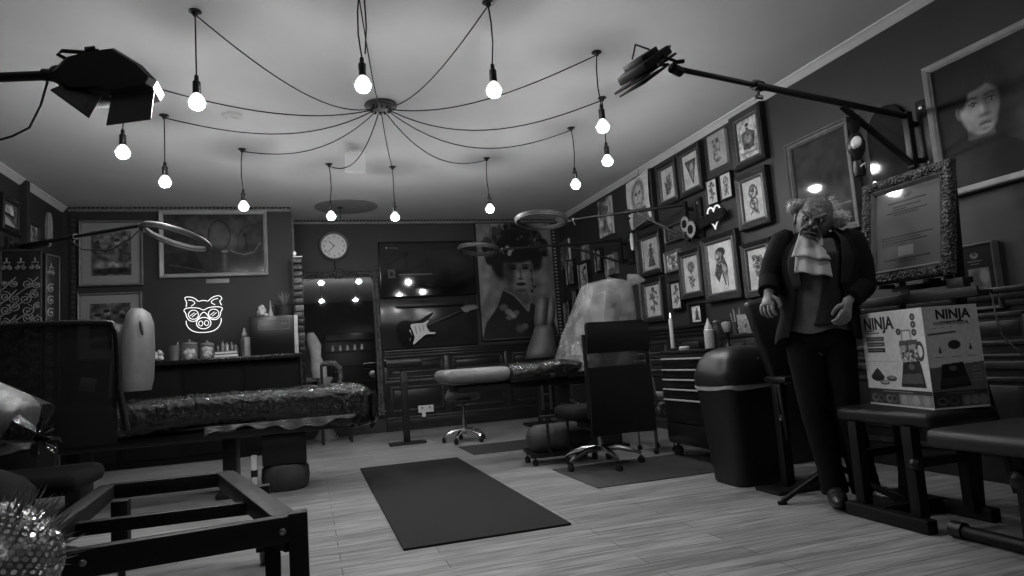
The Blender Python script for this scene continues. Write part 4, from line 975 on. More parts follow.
t = thing('saddle_stool', 'wheeled stool with dark saddle seat and chrome post, under the grey bed end', 'stool', (1.67,7.45,0))
star_base(t, (1.67,7.45), .24, rot=.3)
MB().tube([(1.67,7.45,.09),(1.67,7.45,.46)], .018, 12).tube([(1.67,7.45,.09),(1.67,7.45,.28)], .027, 12).build('gas_lift', CHROME, t)
def sad(d, q):
    z = q.z + .10*(d.y**2) - .05*(d.x**2); return Vector((q.x*(1-.25*max(0,-d.y)), q.y, z))
MB().ell((1.67,7.45,.54), (.21,.2,.075), n=28, func=sad).build('saddle_seat', mat('stool_vinyl', .06, .4), t)
MB().box((1.67,7.45,.465),(.16,.2,.02),bev=.004).build('seat_plate', BLACK, t)
# right bed: grey padded leg end, black wrapped middle
t = thing('treatment_bed', 'treatment bed with grey padded end and black plastic-wrapped middle, right side', 'bed', (2.0,5.95,0))
MB().box((1.44,5.95,.775),(.60,.56,.13),bev=.055).box((1.2,5.95,.785),(.16,.5,.11),bev=.05).build('leg_cushion', LIGHTG, t, ang=60)
def wrapshape(x0, x1, yc, hy, z0, z1, seed, amp=.018, taper=0.):
    mb = MB(); nu, nv = 60, 40; cz, hz = (z0+z1)/2, (z1-z0)/2
    def fn(u, v):
        a = 2*PI*v; ca, sa = math.cos(a), math.sin(a); ex = .45
        e = 1-max(0, abs(u-.5)*2-.86)/.14; e = math.sqrt(max(0.0, 1-(1-e)**2)) if e < 1 else 1.
        py = math.copysign(abs(ca)**ex, ca)*hy; pz = math.copysign(abs(sa)**ex, sa)*hz
        p = Vector((x0+(x1-x0)*u, yc+py*(.10+.90*e), cz+pz*(.08+.92*e)))
        k = noise.noise(Vector((p.x*9+seed, p.y*9, p.z*9)))+.6*noise.noise(Vector((p.x*24, p.y*24+seed, p.z*24)))
        n_ = Vector((0, ca, sa)); return p+n_*k*amp
    mb.sheet(fn, nu, nv)
    # caps
    return mb
wrapshape(1.68, 2.75, 5.95, .30, .68, .86, 3.1).build('wrapped_cushion', WRAP, t, ang=60)
MB().box((2.1,5.95,.66),(1.7,.4,.06),bev=.01).build('bed_frame', BLACK, t)
mb = MB()
mb.bar((2.02,5.72,.42),(2.02,5.72,.64),.02,.02).bar((2.10,5.72,.42),(2.10,5.72,.64),.02,.02).bar((2.02,5.72,.56),(2.10,5.72,.56),.012,.012)
mb.build('chrome_strut', STEEL, t)
MB().box((2.55,5.95,.33),(.5,.42,.6),bev=.02).box((2.4,5.95,.02),(.9,.5,.04),bev=.01).build('pedestal', BLACKP, t)
for p in (((2.15,5.62,.47),(2.42,5.66,.42)),((2.24,5.6,.50),(2.42,5.66,.40))): MB().bar(p[0],p[1],.02,.02).build('foot_lever', STEEL, t)
MB().box((2.80,5.95,1.14),(.22,.40,.70),rot=(0,.14,0),bev=.08).build('raised_backrest', mat('backrest_dark', .05, .5), t)
# clear plastic sheet draped over the raised backrest
t = thing('plastic_sheet', 'crinkled clear plastic sheet draped over raised backrest behind the task chair', 'plastic sheet', (2.75,5.95,.75))
def drape(u, v):
    a = 2*PI*u; z = 1.61-.86*v
    rx = .20+.22*v**.8; ry = .26+.10*v; ex = .75
    cx = 2.86-.19*v
    x = math.copysign(abs(math.cos(a))**ex, math.cos(a))*rx; y = math.copysign(abs(math.sin(a))**ex, math.sin(a))*ry
    f = 1+.05*math.sin(a*7+3*v)*v+.05*noise.noise(Vector((math.cos(a)*4, math.sin(a)*4, v*5)))*(.3+v)
    if v < .06: f *= (v/.06)**.35
    return Vector((cx+x*f, 5.93+y*f, z+.012*math.sin(a*3)+(.03*max(0,math.cos(a-.2))**3)*(1-v)))
MB().sheet(drape, 72, 30).build('sheet', FILM, t, ang=80)
MB().tube([(3.0,5.75,1.58),(3.09,5.72,1.585),(3.16,5.72,1.57)],[.06,.05,.015],8).build('gathered_corner', FILM, t)
# tall grey padded rest behind the right bed
t = thing('padded_leg_rest', 'grey padded rest with flared cover, standing in front of the portrait poster', 'cushion', (3.0,8.3,0))
MB().bar((2.88,8.3,0),(2.88,8.3,.95),.05,.05).box((2.9,8.3,.02),(.4,.4,.04),bev=.01).build('stand', BLACK, t)
def loft(rings, n=20, cap=True):
    mb = MB(); vs = []; fs = []
    for (c, rx, ry, tilt) in rings:
        for k in range(n):
            a = 2*PI*k/n; q = Vector((rx*math.cos(a), ry*math.sin(a), 0)); q = Matrix.Rotation(tilt, 3, 'Y') @ q; vs.append(Vector(c)+q)
    for i in range(len(rings)-1):
        for k in range(n): fs.append((i*n+k, i*n+(k+1)%n, (i+1)*n+(k+1)%n, (i+1)*n+k))
    if cap: fs += [tuple(range(n-1,-1,-1)), tuple((len(rings)-1)*n+k for k in range(n))]
    return mb.add(vs, fs)
loft([((2.95,8.25,1.25),.03,.05,0),((2.95,8.25,1.28),.07,.09,0),((2.97,8.25,1.42),.085,.10,0),((3.0,8.25,1.60),.08,.09,.2),((3.03,8.25,1.68),.05,.06,.3),((3.04,8.25,1.70),.01,.02,.3)]).build('upper_pad', MIDG, t, ang=70)
loft([((3.06,8.27,1.25),.03,.05,0),((3.07,8.27,1.28),.06,.09,0),((3.10,8.27,1.42),.08,.10,.1),((3.13,8.27,1.60),.06,.09,.2),((3.14,8.27,1.67),.03,.05,.2),((3.14,8.27,1.685),.005,.01,.2)]).build('upper_pad', MIDG, t, ang=70)
sk = loft([((3.0,8.25,1.30),.11,.12,0),((3.0,8.25,1.24),.13,.14,0),((2.98,8.25,1.10),.16,.16,0),((2.95,8.25,.96),.20,.18,0),((2.94,8.25,.88),.215,.19,0)], 28, False)
sk.v = [(x+.012*math.sin(i*1.9), y, z) if i % 28 and z < 1.2 else (x,y,z) for i, (x,y,z) in enumerate(sk.v)]
sk.build('flared_cover', MIDG, t, ang=70, solid=.01)
loft([((2.92,8.2,.90),.07,.04,0),((2.89,8.2,.75),.06,.04,0),((2.87,8.2,.62),.05,.03,0)]).build('hanging_strap', MIDG, t, ang=70)
# clutter table behind the bed
t = thing('side_table', 'low dark side table holding small pale bottles, in the right back corner', 'table', (3.35,8.3,0))
MB().box((3.40,8.35,.87),(.42,.4,.03),bev=.005).build('table_top', BLACK, t)
for sx in (-1,1):
    for sy in (-1,1): MB().bar((3.40+sx*.17,8.35+sy*.16,0),(3.40+sx*.17,8.35+sy*.16,.86),.03,.03).build('leg', BLACK, t)
for k, (x, r, h, g) in enumerate(((3.23,.035,.12,.2),(3.32,.03,.16,.35),(3.40,.04,.11,.5),(3.48,.035,.15,.3))):
    t = thing('toiletry_bottle', ['squat grey bottle at the left on the corner side table','taller pale bottle second from left on the corner side table','squat white bottle third on the corner side table','grey bottle at the right on the corner side table'][k], 'bottle', (x,8.25,.885), 'bottles on the corner side table')
    MB().lathe([(0,0),(r,0),(r,h*.65),(r*.4,h*.8),(r*.4,h)], (x,8.25,.885), n=14).build('bottle_body', mat('toil%d' % k, g, .35), t)
    MB().lathe([(r*.5,0),(r*.45,.025),(0,.025)], (x,8.25,.885+h), n=12).build('cap', WHITE, t)
# bolster on a wheeled frame
t = thing('bolster_trolley', 'grey rounded bolster strapped in a low black wheeled frame, left of the task chair', 'trolley', (2.03,5.42,0))
b = MB(); pr = [(0,-.30),(.05,-.295),(.09,-.27),(.112,-.22),(.115,0),(.112,.22),(.09,.27),(.05,.295),(0,.30)]
b.lathe(pr, (2.05,5.42,.215), (1,0,0), 24).build('bolster', mat('bolster_grey', .06, .6, bump=.2, bscale=100), t, ang=70)
fm = MB()
for dx in (-.13,.05):
    fm.tube([(2.02+dx,5.28,.40),(2.02+dx,5.28,.14),(2.02+dx+.03,5.30,.095),(2.02+dx+.10,5.42,.085),(2.02+dx+.12,5.54,.12),(2.02+dx+.12,5.55,.38)], .012, 8)
fm.box((2.0,5.30,.40),(.34,.05,.022),bev=.004).bar((1.74,5.32,.085),(2.34,5.32,.075),.035,.03).bar((1.78,5.55,.085),(2.34,5.55,.08),.035,.03).bar((1.8,5.32,.085),(1.8,5.55,.085),.03,.03).bar((2.3,5.32,.08),(2.3,5.55,.08),.03,.03)
fm.build('frame', BLACK, t)
for p in ((1.78,5.33),(1.78,5.54),(2.32,5.33),(2.32,5.54)):
    mb = MB(); castor(mb, p, .028); mb.build('castor', BLACKP, t)
# tall black task chair
t = thing('task_chair', 'tall-backed black task chair seen from behind on a chrome star base', 'chair', (2.31,4.97,0))
ch = (2.22,4.98)
star_base(t, ch, .32, .095, rot=.94)
MB().tube([(ch[0],ch[1],.13),(ch[0],ch[1],.36)], .022, 12).build('gas_lift', CHROME, t)
MB().box((ch[0],ch[1]+.04,.335),(.24,.28,.07),bev=.02).build('seat_mechanism', BLACKP, t)
MB().box((ch[0],ch[1]+.10,.43),(.52,.50,.11),bev=.045).build('seat', FABRIC, t, ang=60)
def backfn(z0, z1, w0, w1, th, yb, m, name, mesh=False):
    mb = MB(); nu, nv = 14, 14
    def fr(side):
        def fn(u, v):
            z = z0+(z1-z0)*v; w = (w0+(w1-w0)*v)/2
            x = (u*2-1)*w+.10; cor = 0
            top = .05; 
            if z > z1-top and z1 > 1.1:
                k = (z-(z1-top))/top; x *= 1-.10*(1-math.sqrt(max(0,1-k*k)))
            y = yb - .05*math.sin(v*PI)*.4 + .05*(u*2-1)**2*-1 + side*th/2
            return Vector((ch[0]+.02+x, y, z))
        return fn
    mb.sheet(fr(-1), nu, nv); n1 = len(mb.v); mb.sheet(fr(1), nu, nv); mb.f[len(mb.f)//2:] = [tuple(reversed(f)) for f in mb.f[len(mb.f)//2:]]
    k = nu+1; B = [i for i in range(nu+1)]+[j*k+nu for j in range(1,nv+1)]+[nv*k+i for i in range(nu-1,-1,-1)]+[j*k for j in range(nv-1,0,-1)]
    for i in range(len(B)): a, b_ = B[i], B[(i+1)%len(B)]; mb.f.append((b_, a, a+n1, b_+n1)); mb.m.append(0)
    return mb.build(name, m, t, ang=50)
backfn(.90, 1.145, .545, .52, .045, 4.82, FABRIC, 'head_panel')
MESHF = mat('chair_mesh', .012, .8, alpha=.45, var=0)
backfn(.785, .91, .54, .545, .006, 4.82, MESHF, 'mesh_panel')
backfn(.26, .79, .55, .54, .03, 4.825, FABRIC, 'back_panel')
for x in (-.15,.39): MB().tube([(ch[0]+x,4.80,.40),(ch[0]+x*1.0,4.79,.8),(ch[0]+x,4.80,1.05)], .016, 8).build('back_frame', BLACKP, t)
MB().box((ch[0]+.06,4.89,.36),(.14,.10,.16),bev=.02).build('back_bracket', BLACKP, t)
# wire trolley with tag
t = thing('wire_trolley', 'narrow chrome wire trolley between the task chair and the black tool chest', 'trolley', (2.93,5.3,0))
for (x, y) in ((2.84,5.2),(3.02,5.2),(2.84,5.5),(3.02,5.5)): 
    MB().tube([(x,y,.05),(x,y,.93)], .009, 8).build('post', STEEL, t)
    mb = MB(); castor(mb, (x,y), .022); mb.build('castor', BLACKP, t)
for z in (.28,.46,.71,.80,.86):
    mb = MB()
    for y in (5.2,5.5): mb.tube([(2.84,y,z),(3.02,y,z)], .007, 6)
    for x in (2.84,3.02): mb.tube([(x,5.2,z),(x,5.5,z)], .007, 6)
    for k in range(1,6): mb.tube([(2.84+.03*k,5.2,z),(2.84+.03*k,5.5,z)], .003, 5)
    mb.build('wire_shelf', STEEL, t)
t = thing('hanging_label', 'printed white tag hanging on the wire trolley beside the task chair', 'tag', (2.80,5.15,.45))
MB().box((2.82,5.16,.555),(.085,.008,.19),rot=(0,-.12,0),bev=.002).build('tag_card', mat('tag_grey', .22, .5, var=.5, scale=40), t)
MB().tube([(2.80,5.17,.64),(2.80,5.18,.72),(2.815,5.19,.80)], .016, 8).build('strap', mat('strap_grey', .2, .6), t)
t = thing('crumpled_bag', 'crumpled pale plastic bag on the low shelf of the wire trolley', 'bag', (2.93,5.33,.287))
mb = MB()
for k in range(10): mb.ell((2.93+.045*math.sin(k*2.1), 5.33+.06*math.cos(k*1.3), .325+.01*k), (.05,.05,.03), (k,k*.5,0), 9)
mb.build('bag_film', mat('bag_grey', .2, .4, bump=.8, bscale=30), t, ang=70)
tag(MB().box((2.93,5.33,.495),(.13,.14,.05),bev=.008).build('white_packet', PAPER), 'white packet on the middle shelf of the wire trolley', 'packet')
# tool chest
t = thing('tool_chest', 'black rolling tool chest with bright drawer edges, left of the dustbin', 'tool chest', (3.15,4.75,0))
MB().box((3.10,4.72,.48),(.42,.68,.74),bev=.012).build('chest_body', mat('chest_black', .012, .3), t)
MB().box((3.10,4.72,.862),(.44,.70,.03),bev=.008).build('top_tray', mat('chest_black', .012, .3), t)
for z0, z1 in ((.735,.82),(.655,.73),(.575,.65),(.49,.57),(.29,.485),(.14,.285)):
    d = MB().box((2.882,4.72,(z0+z1)/2),(.02,.63,z1-z0-.008),bev=.004).build('drawer', mat('drawer_black', .014, .25), t)
    if z0 > .2: MB().box((2.866,4.72,z1-.012),(.022,.61,.014),bev=.004).build('drawer_edge', mat('bright_trim', .45, .3, .2, var=0), d)
for p in ((2.94,4.44),(2.94,5.0),(3.26,4.44),(3.26,5.0)):
    mb = MB(); castor(mb, p, .045); mb.build('castor', BLACKP, t)
# items on tool chest
t = thing('candle', 'tall white taper candle standing on the tool chest', 'candle', (2.93,4.92,.877))
MB().lathe([(.0,0),(.017,0),(.017,.24),(.012,.26),(0,.262)], (2.93,4.92,.89), n=14).build('wax_stick', mat('wax', .45, .5, var=.05), t)
MB().lathe([(.035,0),(.035,.012),(.02,.02),(0,.02)], (2.93,4.92,.877), n=14).build('candle_foot', BLACK, t)
MB().lathe([(.003,0),(.008,.015),(.004,.035),(0,.045)], (2.93,4.92,1.152), n=8).build('flame', mat('flame_tip', .9, .5, emis=2, var=0), t)
tag(MB().lathe([(0,0),(.04,0),(.044,.02),(.035,.03),(0,.03)], (2.93,4.75,.877), n=14).build('shallow_dish', mat('dish_grey', .35, .4)), 'small pale dish on the tool chest beside the candle', 'dish')
t = thing('black_case', 'small black case with clasps on the edge of the tool chest', 'case', (2.96,5.0,.877))
MB().box((3.2,4.93,.91),(.2,.25,.065),bev=.01).build('case_body', BLACKP, t)
# work cabinet behind the bin
t = thing('work_cabinet', 'black work cabinet against the picture wall, behind the tool chest and dustbin', 'cabinet', (3.53,4.5,0))
MB().box((3.535,4.5,.47),(.40,.80,.94),bev=.01).box((3.535,4.5,.96),(.42,.82,.03),bev=.006).build('cabinet_body', mat('chest_black2', .013, .35), t)
for k in range(2): 
    d = MB().box((3.33,4.30+.40*k,.47),(.014,.38,.86),bev=.004).build('door', BLACKP, t)
    MB().tube([(3.325,4.45+.10*k,.42),(3.325,4.45+.10*k,.52)], .006, 6).build('handle', STEEL, d)
zc = .878; GB = 'bottles and brushes behind the dustbin'
t = thing('squeeze_bottle', 'white squeeze bottle with a pointed nozzle behind the dustbin lid', 'bottle', (3.01,4.50,zc), GB)
MB().lathe([(0,0),(.038,0),(.04,.01),(.04,.14),(.03,.15)], (3.01,4.50,zc), n=18).build('bottle_body', mat('bottle_white', .40, .4, var=.04), t)
MB().lathe([(.032,0),(.03,.02),(.014,.05),(.005,.085),(0,.086)], (3.01,4.50,zc+.15), n=14).build('nozzle', mat('bottle_white', .40, .4), t)
t = thing('pump_bottle', 'dark patterned bottle right beside the white squeeze bottle', 'bottle', (3.085,4.50,zc), GB)
MB().lathe([(0,0),(.034,0),(.034,.15),(.028,.17),(.02,.175)], (3.085,4.50,zc), n=18).build('bottle_body', mat('dark_patterned', .05, .3, var=.95, scale=45), t)
MB().lathe([(.028,0),(.03,.03),(.02,.04),(0,.042)], (3.085,4.50,zc+.173), n=14).build('cap', STEEL, t)
t = thing('shaving_brush', 'pale bristled brush in a dark stand between the bottles and the jar', 'brush', (3.175,4.50,zc), GB)
MB().lathe([(.02,0),(.028,.02),(.04,.07),(.036,.085),(0,.09)], (3.175,4.50,zc+.11), n=16).build('bristles', mat('bristle', .38, .8), t)
MB().lathe([(0,0),(.03,0),(.014,.03),(.016,.09),(.024,.115)], (3.175,4.50,zc), n=16).build('handle', BLACKP, t)
t = thing('storage_tub', 'clear tub filled with small packets on the work cabinet behind the dustbin', 'tub', (3.36,4.5,.976), GB)
MB().lathe([(0,0),(.075,0),(.085,.15),(.082,.15),(.074,.01),(0,.01)], (3.36,4.5,.977), n=4).build('tub_body', mat('tub_clear', .6, .2, alpha=.35, var=0), t)
rg = random.Random(11); mb = MB()
for k in range(26): mb.box((3.36+rg.uniform(-.035,.035),4.5+rg.uniform(-.035,.035),.995+rg.random()*.08),(.035,.03,.012),rot=(rg.random()*3,rg.random()*3,0))
tag(mb.build('packets', mat('packet_grey', .22, .4, var=.7, scale=25), t), kind='stuff')
t = thing('white_carton', 'small white printed carton behind the clear tub', 'carton', (3.60,4.6,.977), GB)
MB().box((3.56,4.62,1.056),(.06,.20,.155),bev=.003).build('box_body', mat('carton_print', .4, .6, var=.4, scale=20), t)
t = thing('tool_cup', 'cup of pens and tools left of the clear tub', 'cup', (3.40,4.68,.977), GB)
MB().lathe([(0,0),(.035,0),(.038,.10),(.034,.10),(.03,.01),(0,.01)], (3.40,4.68,.977), n=16).build('cup_body', DARKG, t)
for k in range(5): 
    a = k*1.3; MB().tube([(3.40+.012*math.cos(a),4.68+.012*math.sin(a),.99),(3.40+.04*math.cos(a),4.68+.04*math.sin(a),1.17+.02*math.sin(k*2))], .005, 6).build('tool', mat('tool_g', .25, .4), t)
# dustbin with rounded swing lid
t = thing('dustbin', 'tall black swing-lid dustbin with white liner showing at the rim', 'bin', (2.72,3.80,0))
bc = Vector((2.755,3.81,0))
def rr(hx, hy, z, ex=.35, n=32): return [Vector((bc.x+math.copysign(abs(math.cos(2*PI*k/n))**ex,math.cos(2*PI*k/n))*hx, bc.y+math.copysign(abs(math.sin(2*PI*k/n))**ex,math.sin(2*PI*k/n))*hy, z)) for k in range(n)]
def rloft(levels, cap0=True, cap1=True, ex=.35, n=32):
    mb = MB(); vs = []; fs = []
    for hx, hy, z in levels: vs += rr(hx, hy, z, ex, n)
    for i in range(len(levels)-1):
        for k in range(n): fs.append((i*n+k, i*n+(k+1)%n, (i+1)*n+(k+1)%n, (i+1)*n+k))
    if cap0: fs.append(tuple(range(n-1,-1,-1)))
    if cap1: fs.append(tuple((len(levels)-1)*n+k for k in range(n)))
    return mb.add(vs, fs)
BINM = mat('bin_plastic', .014, .42, bump=.08, bscale=250)
rloft([(.185,.15,0),(.195,.16,.01),(.25,.20,.62),(.252,.202,.64)]).build('bin_body', BINM, t, ang=30)
lin = rloft([(.258,.208,.618),(.262,.212,.628),(.26,.21,.642)], False, False)
lin.v = [(x,y,z-.012*max(0,math.sin(i*.9))) if i < 32 else (x,y,z) for i,(x,y,z) in enumerate(lin.v)]
lin.build('bin_liner', mat('liner_white', .40, .5), t)
rloft([(.270,.222,.64),(.272,.224,.70),(.262,.215,.735),(.235,.195,.80),(.18,.16,.855),(.10,.10,.882),(.03,.03,.887)], True, True, .5).build('lid', BINM, t, ang=35)
fl = rloft([(.15,.15,0),(.16,.16,.01)], True, True, .8, 20)
mb = MB()
def flap(u, v):
    a = -.9+1.8*u; z = .715+.15*v; r = math.sqrt(max(.0,1-((z-.64)/.26)**2)); return Vector((bc.x-.268*r*math.cos(a)**.5-.006, bc.y+.20*r*math.sin(a), z))
mb.sheet(flap, 10, 8).build('swing_flap', mat('flap_plastic', .028, .33), t)
MB().ell((bc.x+.0,bc.y-.205,.80),(.008,.006,.008),n=10).build('hinge_pin', STEEL, t)
# ------------------------------------------------------------------ left bed, wrapped in black plastic
t = thing('massage_bed', 'long treatment bed wrapped in crinkled glossy black plastic, left side', 'bed', (-.7,5.8,0))
def wrap_bed(u, v):
    a = 2*PI*v; ca, sa = math.cos(a), math.sin(a)
    x0, x1 = -2.05, .56
    e = 1.
    if u > .90: k = (u-.90)/.10; e = math.sqrt(max(0., 1-k*k))
    if u < .04: k = 1-u/.04; e = math.sqrt(max(0., 1-k*k))
    ez = .5
    py = math.copysign(abs(ca)**ez, ca)*.33*(.12+.88*e)
    top = .795-.012*(1-u); bot = .53 - .03*math.sin(u*9) - .07*max(0, u-.8)/.2
    if u > .84: bot -= .02
    cz, hz = (top+bot)/2, (top-bot)/2
    pz = math.copysign(abs(sa)**ez, sa)*hz*(.25+.75*e) - (1-e)*.05
    p = Vector((x0+(x1-x0)*u, 5.80+py, cz+pz))
    k = .8*noise.noise(Vector((p.x*8, p.y*9, p.z*9)))-1.1*abs(noise.noise(Vector((p.x*17, p.y*17, p.z*22))))-.8*abs(noise.noise(p*41))+.6
    return p+Vector((0, ca, sa))*k*.016
MB().sheet(wrap_bed, 280, 84).build('wrapped_cushion', WRAP, t, ang=80)
def hem(u, v):
    x = -.75+1.1*u; z0 = .56; zb = .49+.03*math.sin(u*7)+.015*math.sin(u*31)+.045*u
    y = 5.455-.012*math.sin(u*40)*v-.02*v
    return Vector((x, y, z0+(zb-z0)*v))
MB().sheet(hem, 70, 5).build('plastic_hem', HEM, t, ang=80)
def endflap(u, v):
    a = -1.2+2.4*u; return Vector((.47+.07*math.cos(a)*(1-.5*v)+.02*math.sin(u*20)*v, 5.8+.30*math.sin(a), .72-.30*v*(1-.35*abs(u-.5)*2)-.02*math.sin(u*15)*v))
MB().sheet(endflap, 30, 10).build('hanging_end', WRAP, t, ang=80)
MB().box((-.75,5.82,.48),(2.3,.5,.07),bev=.01).build('bed_frame', BLACK, t)
for x in (-1.7,-.62): MB().box((x,5.95,.24),(.10,.34,.46),bev=.01).box((x,5.85,.02),(.16,.62,.04),bev=.01).build('pedestal', BLACK, t)
loft([((-1.27,5.78,.86),.10,.19,0),((-1.265,5.78,.95),.115,.20,0),((-1.25,5.78,1.2),.11,.20,0),((-1.245,5.78,1.38),.10,.18,0),((-1.25,5.78,1.46),.08,.14,0),((-1.255,5.78,1.495),.04,.08,0),((-1.256,5.78,1.50),.005,.01,0)], 24).build('upright_headrest', mat('headrest_grey', .16, .5, bump=.1, bscale=90), t, ang=70)
MB().box((-1.385,5.72,1.10),(.018,.30,.55),rot=(0,.06,0),bev=.006).build('headrest_board', mat('board_pale', .32, .5), t)
MB().ell((-1.19,5.595,1.33),(.012,.012,.06),(0,-.15,0),12).build('face_slot', DARKG, t)
MB().tube([(-1.40,5.7,1.0),(-1.44,5.7,.9),(-1.50,5.66,.8)], .005, 6).build('cable', CORD, t)
MB().box((-1.52,5.5,.93),(.10,.04,.10),rot=(0,.2,0),bev=.01).build('control_box', mat('control_grey', .2, .5), t)
t = thing('storage_box', 'black lidless box resting on a grey cushion under the left bed', 'box', (-.2,5.75,.2))
MB().box((-.20,5.76,.322),(.33,.30,.235),bev=.006).build('box_body', mat('box_black', .010, .6), t)
tag(loft([((-.20,5.74,.0),.15,.15,0),((-.20,5.74,.02),.175,.17,0),((-.20,5.74,.10),.185,.18,0),((-.20,5.74,.17),.178,.172,0),((-.20,5.74,.20),.15,.15,0)],28).build('floor_cushion', mat('cushion_grey', .055, .7, bump=.2, bscale=60)), 'grey floor cushion beneath the black storage box', 'cushion')
t = thing('striped_bottle', 'slim black and white striped bottle beside the grey floor cushion', 'bottle', (-.425,5.62,0))
MB().box((-.425,5.62,.15),(.045,.05,.30),bev=.01).build('bottle_body', WHITE, t)
MB().box((-.425,5.62,.16),(.048,.053,.06),bev=.008).box((-.425,5.62,.02),(.048,.053,.03),bev=.008).build('dark_band', BLACKP, t)
# plaster pedestal and carved chair in front of mirror
t = thing('plaster_pedestal', 'white plaster pedestal with a flared foot draped in cloth, behind the left bed', 'pedestal', (.19,9.14,0))
PL = mat('plaster', .30, .7, var=.08)
MB().lathe([(0,0),(.15,0),(.155,.03),(.13,.07),(.10,.12),(.085,.18),(.085,.23),(.095,.25),(.095,.28),(.08,.30),(.08,.75),(.10,.78),(.10,.82),(0,.82)], (.20,9.14,0), n=28).build('column', PL, t)
loft([((.14,9.14,.82),.10,.10,0),((.13,9.14,.95),.11,.10,0),((.10,9.14,1.1),.07,.08,0),((.09,9.14,1.25),.09,.08,0),((.06,9.14,1.36),.07,.06,0),((.05,9.14,1.42),.04,.04,0)], 14).build('draped_cloth', mat('plaster_cloth', .42, .8, bump=.8, bscale=14), t)
MB().tube([(.30,9.07,.25),(.34,9.05,.15),(.32,9.04,.05),(.24,9.05,.02)], .007, 6).build('cable', CORD, t)
t = thing('patterned_armchair', 'low chair with a speckled curved arm, seen above the left bed before the mirror', 'chair', (.32,8.75,0))
SPK = mat('speckled_fabric', .10, .7, var=.95, scale=30)
MB().tube([(.16,8.62,.98),(.22,8.6,1.0),(.32,8.6,.99),(.38,8.62,.93),(.39,8.64,.82),(.37,8.66,.70)], [.03,.035,.038,.036,.03,.03], 10).build('curved_arm', SPK, t)
MB().box((.32,8.78,.44),(.42,.40,.12),bev=.05).build('seat', SPK, t, ang=60)
for sx in (-1,1):
    for sy in (-1,1): MB().bar((.32+sx*.17,8.78+sy*.15,0),(.32+sx*.17,8.78+sy*.15,.40),.035,.035).build('leg', BLACK, t)
MB().bar((.37,8.66,.46),(.37,8.66,.74),.035,.035).bar((.16,8.64,.46),(.16,8.63,.98),.035,.035).build('arm_post', BLACK, t)
# ------------------------------------------------------------------ left foreground
t = thing('office_chair', 'wide black mesh-backed office chair in front of the folding screen', 'chair', (-1.3,3.9,0))
oc = (-1.32, 3.95)
star_base(t, (oc[0],oc[1]-.1), .3, .09, BLACK, .2)
MB().tube([(oc[0],oc[1]-.1,.13),(oc[0],oc[1]-.1,.42)], .025, 12).build('gas_lift', BLACK, t)
MB().box((oc[0],oc[1]-.08,.47),(.54,.52,.10),bev=.045).build('seat', FABRIC, t, ang=60)
rp = [(-.31,.58),(-.325,.9),(-.32,1.16),(-.30,1.235),(-.24,1.265),(.24,1.265),(.30,1.235),(.32,1.16),(.325,.9),(.31,.58)]
MB().tube([(oc[0]+x,oc[1]+.20-.03*math.cos(x*4),z) for x, z in smooth([(a,b) for a,b in rp],3)[:-3]], .018, 8, False).build('back_frame', BLACKP, t)
MB().sheet(lambda u,v: Vector((oc[0]+(u*2-1)*.315*(1-.0*v), oc[1]+.20-.03*math.cos((u*2-1)*1.25), .60+.655*v)), 12, 10).build('mesh_back', mat('mesh_dark', .009, .8, alpha=.94, var=0), t)
MB().bar((oc[0],oc[1]+.1,.44),(oc[0],oc[1]+.24,.75),.08,.03).build('back_bracket', BLACKP, t)
t = thing('black_bed_frame', 'bare black metal bed frame with corner post, in the left foreground', 'bed frame', (-.45,3.0,0))
FM = mat('frame_paint', .009, .5, var=0, spec=.3)
MB().bar((-.05,2.41,.0),(-.05,2.41,.455),.062,.062,bev=.006).build('leg', FM, t)
MB().bar((-.86,2.34,.395),(-.03,2.41,.405),.05,.085,bev=.006).build('front_rail', FM, t)
MB().bar((-.085,2.43,.405),(-.42,3.74,.405),.085,.07,bev=.006).build('side_rail', FM, t)
MB().bar((-.95,3.74,.405),(-.40,3.74,.405),.06,.07,bev=.006).build('rear_rail', FM, t)
MB().bar((-.86,2.40,.405),(-.95,3.74,.405),.07,.07,bev=.006).build('side_rail', FM, t)
MB().bar((-.20,3.0,.38),(-.92,3.0,.38),.05,.05,bev=.004).build('cross_rail', FM, t)
MB().bar((-.09,2.45,.175),(-.86,2.38,.16),.03,.03).build('lower_bar', FM, t)
MB().bar((-.14,2.55,.06),(-.14,2.55,.36),.05,.05).bar((-.14,2.55,.34),(-.08,2.42,.34),.03,.03).build('inner_post', FM, t)
for p in ((-.235,3.55),(-.86,3.60),(-.80,2.44)):
    l = MB().bar((p[0],p[1],.07),(p[0],p[1],.38),.07,.07,bev=.005).build('leg', FM, t); mb = MB(); castor(mb, p, .045); mb.build('castor', BLACKP, l)
for x in (-.10,-.66): MB().ell((x,2.381-.0+.085*(x+.05)*0-(.0 if x>-.3 else .045),.40),(.013,.008,.013),n=10).build('bolt', STEEL, t)
MB().lathe([(.014,-.01),(.024,-.01),(.024,.01),(.014,.01)], (-.0,2.43,.20), (0,1,0), 14).build('pull_ring', STEEL, t)
MB().tube([(-.70,2.36,.43),(-1.35,2.44,.80)], .010, 8).build('gas_strut', mat('strut_dark', .05, .25, .6, var=0), t)
MB().tube([(-.80,2.35,.41),(-1.36,2.42,.70)], .009, 8).build('gas_strut', mat('strut_dark', .05, .25, .6), t)
t = thing('recliner', 'black recliner whose light grey pad is wrapped in clear film, at the left edge', 'chair', (-1.25,2.7,0))
dd = Vector((.86,.0,-.5)).normalized(); dn = Vector((.5,0,.86))
RR = Matrix((dd, Vector((0,1,0)), dn)).transposed()
pc = Vector((-1.19,2.70,.935))
MB().box(pc, (.56,.42,.17), RR, .07).build('wrapped_pad', mat('pad_grey', .10, .35, var=.1, bump=.4, bscale=18), t, ang=70)
